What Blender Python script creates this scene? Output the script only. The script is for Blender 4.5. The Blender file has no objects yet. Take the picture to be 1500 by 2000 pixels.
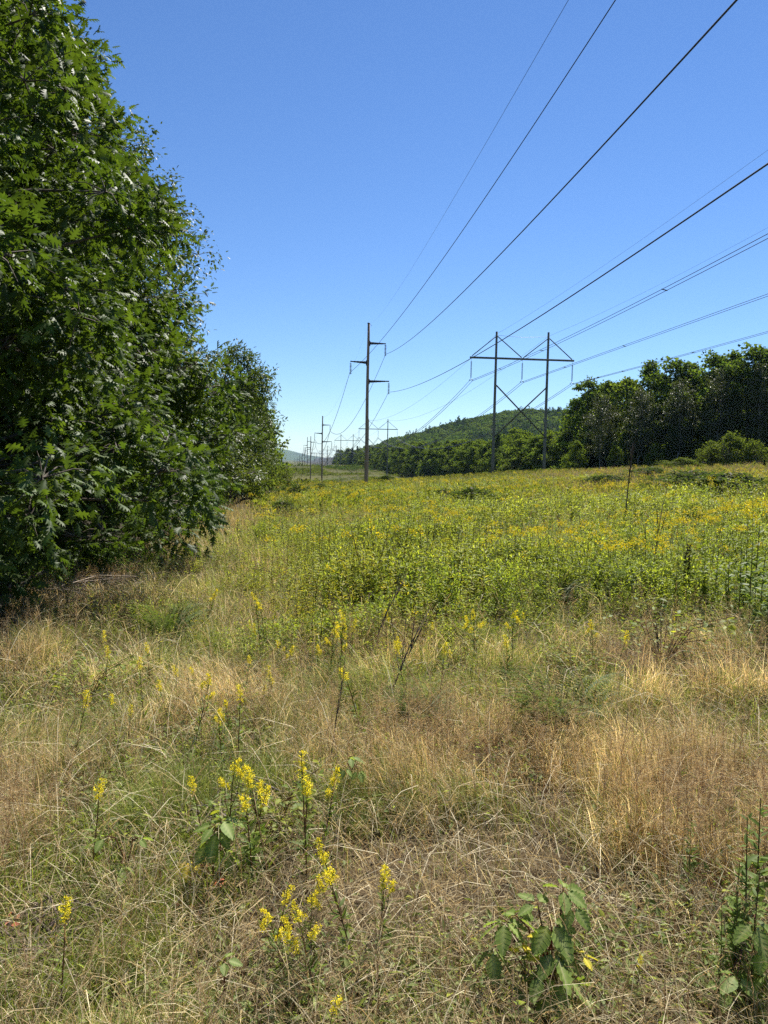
import bpy, numpy as np, math
from math import sin, cos, tan, atan, atan2, radians, pi, sqrt
from mathutils import Matrix, Vector

# ------------------------------------------------------------------ camera, world, sun
SC = bpy.context.scene
COL = SC.collection
F_ = 1400.0                                  # focal length in pixels of a 2000-pixel-high frame
YAW, PITCH, ROLL = atan(190 / F_), atan(100.4 / F_), radians(1.1)
fw = np.array([sin(YAW) * cos(PITCH), cos(YAW) * cos(PITCH), -sin(PITCH)])
r0 = np.array([cos(YAW), -sin(YAW), 0.0]); u0 = np.cross(r0, fw)
rt = r0 * cos(ROLL) + u0 * sin(ROLL); up = u0 * cos(ROLL) - r0 * sin(ROLL)
EYE = np.array([0, 0, 1.6])
cd = bpy.data.cameras.new('camera'); cam = bpy.data.objects.new('camera', cd); COL.objects.link(cam)
m = Matrix([[rt[i], up[i], -fw[i], EYE[i]] for i in range(3)] + [[0, 0, 0, 1]])
cam.matrix_world = m
cd.sensor_fit = 'VERTICAL'; cd.sensor_height = 24; cd.lens = 24 * F_ / 2000
cd.clip_start = 0.05; cd.clip_end = 30000
SC.camera = cam

SUN_AZ, SUN_EL = radians(32), radians(50)     # azimuth to the right of +Y
W = bpy.data.worlds.new('World'); SC.world = W; W.use_nodes = True
nt = W.node_tree; nt.nodes.clear()
sky = nt.nodes.new('ShaderNodeTexSky'); sky.sky_type = 'NISHITA'; sky.sun_disc = False
sky.sun_elevation = SUN_EL; sky.sun_rotation = SUN_AZ
sky.altitude = 300; sky.air_density = 1.0; sky.dust_density = 0.0; sky.ozone_density = 2.2
bg = nt.nodes.new('ShaderNodeBackground'); bg.inputs['Strength'].default_value = 0.0615
wo = nt.nodes.new('ShaderNodeOutputWorld')
hs = nt.nodes.new('ShaderNodeHueSaturation'); hs.inputs['Saturation'].default_value = 1.08
tm_ = nt.nodes.new('ShaderNodeVectorMath'); tm_.operation = 'MULTIPLY'; tm_.inputs[1].default_value = (.78, .93, 1.16)
nt.links.new(sky.outputs[0], hs.inputs['Color']); nt.links.new(hs.outputs[0], tm_.inputs[0]); nt.links.new(tm_.outputs[0], bg.inputs[0]); nt.links.new(bg.outputs[0], wo.inputs[0])
sd = bpy.data.lights.new('sun', 'SUN'); sd.energy = 5.0; sd.angle = radians(0.53); sd.color = (1, 0.95, 0.86)
so = bpy.data.objects.new('sun', sd); COL.objects.link(so)
sv = Vector((sin(SUN_AZ) * cos(SUN_EL), cos(SUN_AZ) * cos(SUN_EL), sin(SUN_EL)))
so.rotation_euler = sv.to_track_quat('Z', 'Y').to_euler(); so.location = (60, 40, 90)
vs = SC.view_settings; vs.view_transform = 'Standard'; vs.look = 'None'; vs.exposure = 0.95; vs.gamma = 1
try: vs.use_curve_mapping = False
except Exception: pass
cy = SC.cycles
cy.max_bounces = 6; cy.diffuse_bounces = 2; cy.glossy_bounces = 2; cy.transmission_bounces = 3
cy.transparent_max_bounces = 4; cy.volume_bounces = 0; cy.use_denoising = False; cy.sample_clamp_direct = 2.5; cy.sample_clamp_indirect = 2.0

rng = np.random.default_rng(7)
U = rng.uniform

# ------------------------------------------------------------------ helpers
def at(px, py, Y):
    d = fw + rt * (px - 750) / F_ - up * (py - 1000) / F_
    return EYE + d * (Y / d[1])
def sstep(a, b, x):
    t = np.clip((x - a) / (b - a), 0, 1); return t * t * (3 - 2 * t)
def vnoise(x, y, s, seed=0):
    x = np.asarray(x, float) / s + 57.3 * seed; y = np.asarray(y, float) / s + 31.7 * seed
    xi = np.floor(x).astype(np.int64); yi = np.floor(y).astype(np.int64)
    fx = x - xi; fy = y - yi; fx = fx * fx * (3 - 2 * fx); fy = fy * fy * (3 - 2 * fy)
    def h(a, b):
        n = (a * 374761393 + b * 668265263 + seed * 69069) & 0x7fffffff
        n = ((n ^ (n >> 13)) * 1274126177) & 0x7fffffff
        return ((n ^ (n >> 16)) & 0xffff) / 65535.0
    return (h(xi, yi) * (1 - fx) + h(xi + 1, yi) * fx) * (1 - fy) + (h(xi, yi + 1) * (1 - fx) + h(xi + 1, yi + 1) * fx) * fy

PLy = [-400, 0, 30, 60, 90, 120, 160, 199, 250, 305, 340, 385, 395, 430, 520, 700, 1500, 4000, 12000]
PLz = [2, 0, -.55, -1.55, -2.1, -2.8, -4.8, -6.6, -7.8, -8.7, -6.6, -2.4, -2.2, -5, -10, -11, -10, -10, -10]
PRy = [-400, 0, 60, 110, 130, 170, 230, 300, 400, 470, 560, 640, 800, 1500, 4000, 12000]
PRz = [2, 0, -1.1, -2.0, -2.8, -4.6, -6.2, -5.9, -4.6, -3.1, -2.4, -3.7, -7, -10, -10, -10]
HL = [at(px, py, 900) for px, py in ((640, 890), (700, 880), (780, 866), (830, 860), (870, 846), (900, 837),
      (930, 829), (970, 821), (1010, 815), (1060, 817), (1120, 820), (1250, 812), (1400, 800), (1700, 800))]
HX = [p[0] for p in HL]; HZ = [p[2] for p in HL]
def ground(x, y):
    x = np.asarray(x, float); y = np.asarray(y, float)
    pl = np.interp(y, PLy, PLz); pr = np.interp(y, PRy, PRz)
    t = sstep(10, 36, x)
    lat = np.where(x > 0, 0.057 * np.minimum(x, 75), 0.015 * np.maximum(x, -60)) * (1 - sstep(95, 190, y)) * sstep(-60, -5, y)
    z = pl * (1 - t) + pr * t + lat
    z = z + 0.07 * (vnoise(x, y, 2.3, 3) - .5) * (1 - sstep(40, 120, y)) * sstep(1.5, 4, np.hypot(x, y))
    z = z + 0.5 * (vnoise(x, y, 26, 4) - .5) * sstep(120, 200, y)
    hz = np.interp(x, HX, HZ) - 1.5
    hill = sstep(420, 900, y) * sstep(62, 130, x - 0.02 * y) * (1 - 0.6 * sstep(1500, 3500, y))
    return z + np.maximum(hz - z, 0) * hill
def G(x, y): return float(ground(x, y))
def on_ground(px, py, h=0.0):
    """world point on the ground such that a thing of height h standing there reaches that pixel"""
    d = fw + rt * (px - 750) / F_ - up * (py - 1000) / F_
    t = 0.6
    while t < 400:
        p = EYE + d * t
        if p[2] <= G(p[0], p[1]) + h: return np.array([p[0], p[1], G(p[0], p[1])])
        t *= 1.006
    return np.array([p[0], p[1], G(p[0], p[1])])

class Acc:
    """collects polygons of any size into one mesh"""
    def __init__(s): s.V = []; s.L = []; s.N = []; s.C = []; s.n = 0
    def add(s, V, L, N, C):
        V = np.asarray(V, np.float32).reshape(-1, 3)
        s.V.append(V); s.L.append(np.asarray(L, np.int32).ravel() + s.n); s.N.append(np.asarray(N, np.int32).ravel())
        C = np.asarray(C, np.float32)
        if C.ndim == 1: C = np.tile(C, (len(V), 1))
        s.C.append(C[:, :3]); s.n += len(V)
    def mesh(s, name, mat, smooth=False):
        me = bpy.data.meshes.new(name)
        V = np.concatenate(s.V); L = np.concatenate(s.L); N = np.concatenate(s.N); C = np.concatenate(s.C)
        me.vertices.add(len(V)); me.vertices.foreach_set('co', V.ravel())
        me.loops.add(len(L)); me.loops.foreach_set('vertex_index', L)
        me.polygons.add(len(N)); st = np.concatenate([[0], np.cumsum(N)[:-1]]).astype(np.int32)
        me.polygons.foreach_set('loop_start', st); me.polygons.foreach_set('loop_total', N)
        if smooth: me.polygons.foreach_set('use_smooth', np.ones(len(N), bool))
        at_ = me.color_attributes.new('col', 'FLOAT_COLOR', 'POINT')
        C4 = np.ones((len(V), 4), np.float32); C4[:, :3] = C
        at_.data.foreach_set('color', C4.ravel())
        me.update(calc_edges=True); me.materials.append(mat)
        return me
def link(name, me, parent=None):
    o = bpy.data.objects.new(name, me); COL.objects.link(o)
    if parent is not None: o.parent = parent
    return o
def tag(o, label=None, cat=None, group=None, kind=None):
    if label: o['label'] = label
    if cat: o['category'] = cat
    if group: o['group'] = group
    if kind: o['kind'] = kind
    return o
def empty(name, loc, label, cat, group=None, rz=0.0, sc=1.0):
    o = bpy.data.objects.new(name, None); COL.objects.link(o); o.location = tuple(loc); o.rotation_euler = (0, 0, rz)
    o.scale = (sc, sc, sc) if np.isscalar(sc) else sc
    o.empty_display_size = .2
    return tag(o, label, cat, group)
def put(root_name, parts, loc, label, cat, group=None, rz=0.0, sc=1.0):
    """a thing made of parts [(name, mesh)], the meshes shared between repeats"""
    r = empty(root_name, loc, label, cat, group, rz, sc)
    for n, me in parts: link(n, me, r)
    return r

def tube(acc, P, R, k=6, C=(.2, .15, .1), cap=True):
    P = np.asarray(P, float); n = len(P); R = np.broadcast_to(np.asarray(R, float), (n,))
    T = np.gradient(P, axis=0); T /= np.linalg.norm(T, axis=1)[:, None] + 1e-9
    ref = np.array([0, 0, 1.0]) if abs(T[0][2]) < .9 else np.array([1.0, 0, 0])
    A = np.cross(T, ref); A /= np.linalg.norm(A, axis=1)[:, None] + 1e-9; B = np.cross(T, A)
    a = np.arange(k) * 2 * pi / k
    V = P[:, None] + (A[:, None] * np.cos(a)[None, :, None] + B[:, None] * np.sin(a)[None, :, None]) * R[:, None, None]
    i = np.arange(n - 1)[:, None] * k; j = np.arange(k)[None]; j2 = (j + 1) % k
    L = np.stack([i + j, i + j2, i + k + j2, i + k + j], -1).reshape(-1)
    N = [4] * ((n - 1) * k)
    if cap:
        L = np.concatenate([L, np.arange(k)[::-1], (n - 1) * k + np.arange(k)]); N = N + [k, k]
    acc.add(V.reshape(-1, 3), L, N, C)
def box(acc, c, s, C=(.3, .3, .3), M=None):
    v = np.array([[x, y, z] for z in (-.5, .5) for y in (-.5, .5) for x in (-.5, .5)]) * np.array(s)
    if M is not None: v = v @ np.array(M).T
    acc.add(v + np.array(c), [0, 2, 3, 1, 4, 5, 7, 6, 0, 1, 5, 4, 2, 6, 7, 3, 0, 4, 6, 2, 1, 3, 7, 5], [4] * 6, C)
def bar(acc, a, b, w, h, C=(.3, .3, .3)):
    a = np.array(a, float); b = np.array(b, float); d = b - a; l = np.linalg.norm(d); d /= l
    yv = np.array([0, 1.0, 0]) if abs(d[1]) < .9 else np.array([1.0, 0, 0])
    z = np.cross(d, yv); z /= np.linalg.norm(z); yv = np.cross(z, d)
    box(acc, (a + b) / 2, (l, w, h), C, np.stack([d, yv, z], 1))

def rotm(yaw, tilt, taz):
    """rotation: spin about z by yaw, then lean by tilt towards azimuth taz; arrays (M,) -> (M,3,3)"""
    cy_, sy = np.cos(yaw), np.sin(yaw); z = np.zeros_like(cy_); o = z + 1
    Rz = np.stack([cy_, -sy, z, sy, cy_, z, z, z, o], -1).reshape(-1, 3, 3)
    ax = np.stack([-np.sin(taz), np.cos(taz), z], -1); c = np.cos(tilt); s = np.sin(tilt)
    K = np.zeros((len(c), 3, 3)); K[:, 0, 1] = -ax[:, 2]; K[:, 0, 2] = ax[:, 1]; K[:, 1, 0] = ax[:, 2]
    K[:, 1, 2] = -ax[:, 0]; K[:, 2, 0] = -ax[:, 1]; K[:, 2, 1] = ax[:, 0]
    Rt = np.eye(3)[None] + s[:, None, None] * K + (1 - c)[:, None, None] * (K @ K)
    return Rt @ Rz
def scatter(acc, T, pos, R, sc, cm=None):
    """T = (V, L, N, C) template; pos (M,3), R (M,3,3), sc (M,) or (M,3), cm (M,3) colour factors"""
    V, L, N, C = T; M = len(pos)
    if M == 0: return
    sc = np.asarray(sc, float); sc = sc[:, None, None] if sc.ndim == 1 else sc[:, None, :]
    W_ = np.einsum('mij,mvj->mvi', R, V[None] * sc) + pos[:, None]
    Lm = (L[None] + (np.arange(M) * len(V))[:, None]).ravel()
    Cm = np.broadcast_to(C[None], (M,) + C.shape)
    if cm is not None: Cm = Cm * cm[:, None]
    acc.add(W_.reshape(-1, 3), Lm, np.tile(N, M), Cm.reshape(-1, 3))
def T_of(acc):
    return (np.concatenate(acc.V).astype(float), np.concatenate(acc.L), np.concatenate(acc.N), np.concatenate(acc.C).astype(float))
def dirs_R(D, roll):
    """frames whose +Y axis points along D, with the leaf normal (Z) as near up as can be, rolled"""
    D = D / (np.linalg.norm(D, axis=1)[:, None] + 1e-9)
    X = np.cross(D, np.array([0, 0, 1.0])); X /= np.linalg.norm(X, axis=1)[:, None] + 1e-9
    Z = np.cross(X, D)
    c = np.cos(roll)[:, None]; s = np.sin(roll)[:, None]
    X2 = X * c + Z * s; Z2 = -X * s + Z * c
    return np.stack([X2, D, Z2], -1)

# ------------------------------------------------------------------ materials
def mat_leaf(name, trans=0.35, rough=0.45, spec=0.5, tint=(1.15, 1.1, .55)):
    m = bpy.data.materials.new(name); m.use_nodes = True; n = m.node_tree; n.nodes.clear()
    out = n.nodes.new('ShaderNodeOutputMaterial'); p = n.nodes.new('ShaderNodeBsdfPrincipled')
    a = n.nodes.new('ShaderNodeAttribute'); a.attribute_name = 'col'
    geo = n.nodes.new('ShaderNodeNewGeometry')
    nz = n.nodes.new('ShaderNodeTexNoise'); nz.inputs['Scale'].default_value = 9; nz.inputs['Detail'].default_value = 3
    n.links.new(geo.outputs['Position'], nz.inputs['Vector'])
    mr = n.nodes.new('ShaderNodeMapRange'); mr.inputs[3].default_value = .78; mr.inputs[4].default_value = 1.3
    n.links.new(nz.outputs['Fac'], mr.inputs[0])
    mx = n.nodes.new('ShaderNodeVectorMath'); mx.operation = 'SCALE'
    n.links.new(a.outputs['Color'], mx.inputs[0]); n.links.new(mr.outputs[0], mx.inputs['Scale'])
    n.links.new(mx.outputs[0], p.inputs['Base Color'])
    p.inputs['Roughness'].default_value = rough; p.inputs['Specular IOR Level'].default_value = spec
    tr = n.nodes.new('ShaderNodeBsdfTranslucent'); tm = n.nodes.new('ShaderNodeVectorMath'); tm.operation = 'MULTIPLY'
    tm.inputs[1].default_value = tint; n.links.new(mx.outputs[0], tm.inputs[0]); n.links.new(tm.outputs[0], tr.inputs['Color'])
    ms = n.nodes.new('ShaderNodeMixShader'); ms.inputs[0].default_value = trans
    n.links.new(p.outputs[0], ms.inputs[1]); n.links.new(tr.outputs[0], ms.inputs[2]); n.links.new(ms.outputs[0], out.inputs[0])
    return m
def mat_solid(name, rough=.8, spec=.3, scale=(6, 6, .6), lo=.6, hi=1.35, metal=0, bump=.4):
    m = bpy.data.materials.new(name); m.use_nodes = True; n = m.node_tree; p = n.nodes['Principled BSDF']
    a = n.nodes.new('ShaderNodeAttribute'); a.attribute_name = 'col'
    tc = n.nodes.new('ShaderNodeTexCoord'); mp = n.nodes.new('ShaderNodeMapping'); mp.inputs['Scale'].default_value = scale
    nz = n.nodes.new('ShaderNodeTexNoise'); nz.inputs['Scale'].default_value = 3; nz.inputs['Detail'].default_value = 6
    n.links.new(tc.outputs['Object'], mp.inputs[0]); n.links.new(mp.outputs[0], nz.inputs['Vector'])
    mr = n.nodes.new('ShaderNodeMapRange'); mr.inputs[1].default_value = .3; mr.inputs[2].default_value = .7
    mr.inputs[3].default_value = lo; mr.inputs[4].default_value = hi
    n.links.new(nz.outputs['Fac'], mr.inputs[0])
    mx = n.nodes.new('ShaderNodeVectorMath'); mx.operation = 'SCALE'
    n.links.new(a.outputs['Color'], mx.inputs[0]); n.links.new(mr.outputs[0], mx.inputs['Scale'])
    n.links.new(mx.outputs[0], p.inputs['Base Color'])
    bp = n.nodes.new('ShaderNodeBump'); bp.inputs['Strength'].default_value = bump; bp.inputs['Distance'].default_value = .01
    n.links.new(nz.outputs['Fac'], bp.inputs['Height']); n.links.new(bp.outputs[0], p.inputs['Normal'])
    p.inputs['Roughness'].default_value = rough; p.inputs['Specular IOR Level'].default_value = spec; p.inputs['Metallic'].default_value = metal
    return m
M_OAK = mat_leaf('oak_leaf', .42, .56, .28, (1.2, 1.2, .4))
M_LEAF = mat_leaf('leaf', .34, .5, .4)
M_FAR = mat_leaf('far_leaf', .48, .75, .06, (1.05, 1.18, .5))
M_GRASS = mat_leaf('dry_straw', .38, .6, .15, (1.15, 1.0, .7))
M_HERB = mat_leaf('herb_leaf', .50, .55, .2, (1.15, 1.12, .5))
M_FLOWER = mat_leaf('yellow_flower', .30, .7, .1, (1.05, 1.0, .6))
M_BARK = mat_solid('bark', .9, .2, (8, 8, 1.2), .5, 1.5)
M_POLE = mat_solid('weathered_wood', .85, .2, (9, 9, .35), .55, 1.4)
M_STEEL = mat_solid('dark_steel', .5, .5, (3, 3, 3), .8, 1.2, .6, .1)
M_GLASSY = mat_solid('insulator_glaze', .2, .6, (3, 3, 3), .9, 1.1, 0, 0)
M_WIRE = mat_solid('wire_metal', .55, .5, (1, 1, 1), .9, 1.1, .7, 0)

# ------------------------------------------------------------------ ground
def meadow_mask(x, y):
    n = vnoise(x, y, 1.7, 11) - .5; n2 = vnoise(x, y, 6.5, 12) - .5
    a = sstep(-1.9, 1.5, x + .65 - 0.012 * y + 2.0 * n + 1.5 * n2) 
    b = sstep(-2.4, 2.2, y - (7.5 - .38 * np.clip(x, 0, 8)) + 3.0 * n + 2.6 * n2)
    dry = sstep(.30, .50, vnoise(x, y, 9, 13)) * sstep(20, 30, y) * sstep(.28, .40, x / np.maximum(y, 1))
    return a * b * (1 - .75 * dry)
def build_ground():
    na = 900; rr = np.concatenate([np.geomspace(.35, 60, 130), np.geomspace(61, 8900, 130)])
    a = np.arange(na) * 2 * pi / na
    X = rr[:, None] * np.sin(a)[None]; Y = rr[:, None] * np.cos(a)[None]
    Z = ground(X, Y)
    V = np.stack([X, Y, Z], -1).reshape(-1, 3); V = np.concatenate([V, [[0, 0, G(0, 0)]]])
    i = np.arange(len(rr) - 1)[:, None] * na; j = np.arange(na)[None]; j2 = (j + 1) % na
    L = np.stack([i + j, i + na + j, i + na + j2, i + j2], -1).reshape(-1); N = np.full((len(rr) - 1) * na, 4)
    c = len(V) - 1; Lf = np.stack([np.full(na, c), np.arange(na), (np.arange(na) + 1) % na], -1).reshape(-1)
    L = np.concatenate([L, Lf]); N = np.concatenate([N, np.full(na, 3)])
    x, y = V[:, 0], V[:, 1]
    mm = meadow_mask(x, y)[:, None]
    n1 = vnoise(x, y, .5, 21)[:, None]; n2 = vnoise(x, y, 9, 22)[:, None]; n3 = vnoise(x, y, 30, 23)[:, None]
    dry = np.array([.070, .050, .028]) * (.6 + .8 * n1); gr = np.array([.085, .098, .026]) * (.7 + .6 * n1)
    C = dry * (1 - mm) + gr * mm
    far = sstep(70, 150, y)[:, None]
    fc = np.array([.060, .075, .015]) * (1 - n2) + np.array([.095, .080, .024]) * n2
    fc = fc * (.7 + .6 * n3)
    C = C * (1 - far) + fc * far
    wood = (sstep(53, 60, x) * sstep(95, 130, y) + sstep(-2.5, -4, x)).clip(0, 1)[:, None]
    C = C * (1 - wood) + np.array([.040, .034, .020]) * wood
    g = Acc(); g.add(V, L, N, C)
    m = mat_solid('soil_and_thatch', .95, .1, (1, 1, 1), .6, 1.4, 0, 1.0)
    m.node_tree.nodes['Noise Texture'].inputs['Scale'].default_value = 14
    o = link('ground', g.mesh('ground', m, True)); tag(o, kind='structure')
build_ground()

# far mountain, a ridge 4 km off
def mountain():
    g = Acc(); xs = np.linspace(-4200, 3400, 260); ys = np.array([5400, 5800, 6200, 6500, 6900, 7500.])
    prof = [at(px, py, 6500) for px, py in ((-200, 800), (200, 840), (430, 868), (520, 872), (566, 880), (590, 884), (607, 888), (640, 893), (700, 899), (800, 905), (1500, 910))]
    pz = np.interp(xs, [p[0] for p in prof], [p[2] for p in prof])
    s = np.array([0, .3, .7, 1, .8, 0])
    X, Y = np.meshgrid(xs, ys); Z = -12 + (pz[None] + 12) * s[:, None]
    Z = Z + (vnoise(X, Y, 260, 31) - .5) * 22 * s[:, None] + (vnoise(X, Y, 45, 32) - .5) * 5 * s[:, None]
    n = len(xs); i = np.arange(len(ys) - 1)[:, None] * n; j = np.arange(n - 1)[None]
    L = np.stack([i + j, i + j + 1, i + n + j + 1, i + n + j], -1).reshape(-1)
    V = np.stack([X, Y, Z], -1).reshape(-1, 3)
    C = np.array([.05, .075, .03]) * (.6 + .8 * vnoise(V[:, 0], V[:, 1], 90, 33)[:, None])
    g.add(V, L, [4] * ((len(ys) - 1) * (n - 1)), C)
    o = link('mountain', g.mesh('mountain', mat_solid('distant_forest_slope', .95, .1, (.02, .02, .02), .7, 1.3, 0, 0), True)); tag(o, kind='structure')
mountain()

# ------------------------------------------------------------------ leaf templates (+Y along the leaf, Z its normal)
def leaf_diamond(w=.36, fold=.12):
    V = np.array([[0, 0, 0], [w / 2, .45, fold], [0, 1, -.05], [-w / 2, .45, fold]], float)
    return (V, np.array([0, 1, 2, 0, 2, 3]), np.array([3, 3]), np.ones((4, 3)))
def leaf_oak():
    mid = [(0, .0, 0), (0, .22, .015), (0, .42, .02), (0, .62, .01), (0, .80, -.03), (0, 1.0, -.10)]
    sin_ = [(.03, .05), (.07, .27), (.075, .47), (.07, .66), (.05, .83)]
    tips = [(.20, .24), (.34, .47), (.31, .70), (.17, .88)]
    V = list(mid); L = []; N = []
    for s in (1, -1):
        si = []; ti = []
        for x, y in sin_: V.append((s * x, y, .02)); si.append(len(V) - 1)
        for x, y in tips: V.append((s * x, y, -.05 - .12 * x)); ti.append(len(V) - 1)
        for k in range(4):
            p = [k, si[k], ti[k], si[k + 1], k + 1]
            if s < 0: p = p[::-1]
            L += p; N.append(5)
        p = [4, si[4], 5]; L += p if s > 0 else p[::-1]; N.append(3)
    V = np.array(V, float)
    return (V, np.array(L), np.array(N), np.ones((len(V), 3)))
def leaf_ovate(n=5, w=.5, fold=.10):
    t = np.linspace(0, 1, n + 1); hw = w * .5 * np.sin(pi * t ** .75) ** .8
    V = [(0, a, -.12 * a * a) for a in t]; L = []; N = []
    for s in (1, -1):
        b = len(V)
        for a, h in zip(t[1:-1], hw[1:-1]): V.append((s * h, a, fold * h * 2 - .12 * a * a))
        for k in range(n):
            if k == 0: p = [0, b, 1]
            elif k == n - 1: p = [k, b + k - 1, k + 1]
            else: p = [k, b + k - 1, b + k, k + 1]
            L += p if s > 0 else p[::-1]; N.append(len(p))
    V = np.array(V, float); return (V, np.array(L), np.array(N), np.ones((len(V), 3)))
DIA = leaf_diamond(); OAK = leaf_oak(); OVA = leaf_ovate()
CLUMP_T = leaf_diamond(.75, .2)

def rand_dir(n, zlo=-1, zhi=1):
    z = U(zlo, zhi, n); a = U(0, 2 * pi, n); r = np.sqrt(1 - z * z)
    return np.stack([r * np.cos(a), r * np.sin(a), z], -1)
def colvar(n, base, alt, dv=.25, pa=.5):
    t = rng.beta(1, 1.6, n)[:, None] * pa
    c = np.array(base) * (1 - t) + np.array(alt) * t
    return c * U(1 - dv, 1 + dv, (n, 1))

# ------------------------------------------------------------------ trees
def make_tree(H, R, zc, aup, alow, p, nblob, ntwig, nleaf, leaf, size, base, alt, blob_r, mat, trunk_r=.16,
              power=.45, droop=-.25, wood=True, keep=None, prof=None, bark=(.12, .10, .08), spread=.16):
    """broadleaf: trunk, limbs to each foliage mass, twigs, leaves around each twig tip"""
    w = Acc(); lf = Acc()
    tp = [np.array([0, 0, -.3])]
    for k in range(1, 9):
        tp.append(np.array([U(-.02, .02) * H, U(-.02, .02) * H, H * .93 * k / 8]))
    tp = np.array(tp); tube(w, tp, trunk_r * np.linspace(1.15, .18, 9), 8, bark)
    def env(z):
        if prof is not None: return np.interp(z, prof[0], prof[1])
        u = np.where(z > zc, (z - zc) / aup, (zc - z) / alow).clip(0, 1)
        return R * (1 - u ** p)
    bl = []
    while len(bl) < nblob:
        z = U(zc - alow * .96, zc + aup * .97); e = float(env(np.array(z)))
        if U() > (e / R) ** 1.0 + .12: continue
        r = e * U() ** power; a = U(0, 2 * pi)
        q = np.array([r * cos(a), r * sin(a), z])
        if keep is not None and not keep(q): continue
        bl.append(q)
    bl = np.array(bl)
    lobes = (.62 + .76 * vnoise(np.arctan2(bl[:, 1], bl[:, 0]) * 3, bl[:, 2], 1.3, int(U(1, 90))))
    bl[:, :2] *= (.80 + .20 * lobes)[:, None] if prof is not None else (.80 + .25 * lobes)[:, None]
    for q in bl:
        z0 = max(.6, q[2] - np.hypot(q[0], q[1]) * U(.25, .6)); z0 = min(z0, H * .85)
        s = np.array([np.interp(z0, tp[:, 2], tp[:, 0]), np.interp(z0, tp[:, 2], tp[:, 1]), z0])
        mid = (s + q) / 2 + np.array([U(-.1, .1), U(-.1, .1), U(.0, .25)]) * np.linalg.norm(q - s) * .5
        if wood: tube(w, [s, (s * .6 + mid * .4) + [0, 0, .03], mid, (mid + q) / 2 + [0, 0, .04], q], np.array([.042, .034, .025, .017, .008]) * trunk_r / .16, 5, bark, False)
    tips = (bl[:, None] + np.clip(rng.normal(0, 1, (len(bl), ntwig, 3)), -1.8, 1.8) * np.array([blob_r, blob_r, blob_r * .62]) * .6).reshape(-1, 3)
    par = np.repeat(bl, ntwig, 0)
    if wood and ntwig > 1 and leaf is not CLUMP_T:
        for q, s in zip(tips[::2], par[::2]):
            tube(w, [s, (s + q) / 2 + [0, 0, .05], q], [.010, .007, .004], 3, bark, False)
    n = len(tips) * nleaf
    tc = np.repeat(tips, nleaf, 0); out = np.repeat(tips - par, nleaf, 0)
    out /= np.linalg.norm(out, axis=1)[:, None] + 1e-6
    D = rand_dir(n) + out * .7; D[:, 2] += droop
    D /= np.linalg.norm(D, axis=1)[:, None]
    pos = tc + D * U(0, spread, (n, 1)) + rng.normal(0, spread * .5, (n, 3))
    sc = size * U(.65, 1.25, n)
    cl = np.repeat(U(.8, 1.2, (len(tips), 1)), nleaf, 0)
    scatter(lf, leaf, pos, dirs_R(D, rng.normal(0, .55, n)), sc, colvar(n, base, alt) * cl)
    return [('trunk', w.mesh('tree_wood', M_BARK, True)), ('crown', lf.mesh('tree_crown', mat))]

gO, gO2 = (.052, .092, .018), (.140, .190, .032)
# the row along the left edge. Near oaks carry true lobed leaves
oakA = make_tree(11.0, 4.3, 2.3, 8.0, 2.0, 1.5, 250, 20, 13, OAK, .165, gO, gO2, .50, M_OAK, .17, power=.26, spread=.13,
                 prof=([.3, .9, 1.5, 2.4, 3.1, 3.7, 4.7, 5.4, 5.8, 6.5, 7.3, 9, 10.4], [2.2, 3.4, 4.15, 4.25, 3.8, 3.95, 3.7, 3.3, 3.0, 3.0, 2.6, 1.8, .5]),
                 keep=lambda q: q[0] > -1.8 and (q[1] < 3.2))
put('oak_tree', oakA, (-5.35, 8.9, G(-5.35, 8.9)), 'nearest oak at the left edge, its lobed glossy leaves hanging low over the grass', 'tree')
oakB = make_tree(11.0, 4.4, 2.8, 7.6, 2.3, 1.8, 220, 18, 13, OAK, .175, (.054, .094, .018), (.145, .195, .032), .5, M_OAK, .18, power=.26, spread=.14,
                 prof=([.5, 1.0, 1.5, 2.9, 3.5, 4.05, 4.5, 5.1, 6.1, 6.9, 7.5, 8.9, 10.4], [4.0, 4.2, 4.45, 4.3, 3.8, 3.2, 3.4, 3.65, 3.35, 2.7, 2.3, 1.8, .5]),
                 keep=lambda q: q[0] > -1.5 and q[1] < 3.5)
put('oak_tree', oakB, (-5.45, 13.6, G(-5.45, 13.6)), 'second oak along the left edge, just behind the nearest oak, dense dark green crown', 'tree')
mapC = make_tree(11.6, 3.3, 5.5, 6.0, 4.6, 2.4, 220, 12, 14, OVA, .105, (.060, .098, .026), (.13, .16, .035), .6, M_LEAF, .17, power=.32, spread=.18,
                 keep=lambda q: q[0] > -2)
put('broadleaf_tree', mapC, (-5.75, 20.5, G(-5.75, 20.5)), 'small-leaved tree behind the two oaks on the left, fine twiggy top against the sky', 'tree')
mid1 = make_tree(14.5, 4.7, 3.2, 11.5, 2.8, 1.9, 170, 11, 12, DIA, .26, (.062, .100, .024), (.15, .17, .035), .8, M_LEAF, .2, power=.34, spread=.25)
mid2 = make_tree(13, 4.3, 3.0, 10.0, 2.7, 1.7, 150, 11, 12, DIA, .26, (.075, .112, .026), (.17, .19, .04), .75, M_LEAF, .18, power=.34, spread=.25)
mid3 = make_tree(9.3, 2.6, 3, 6, 3, 2, 110, 14, 12, DIA, .25, (.070, .112, .024), (.16, .20, .036), .6, M_LEAF, .14, power=.30, spread=.22,
                 prof=([.3, 1.5, 6, 7.6, 8.5, 9.1], [2.2, 2.5, 2.5, 2.2, 1.6, .6]))
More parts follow.
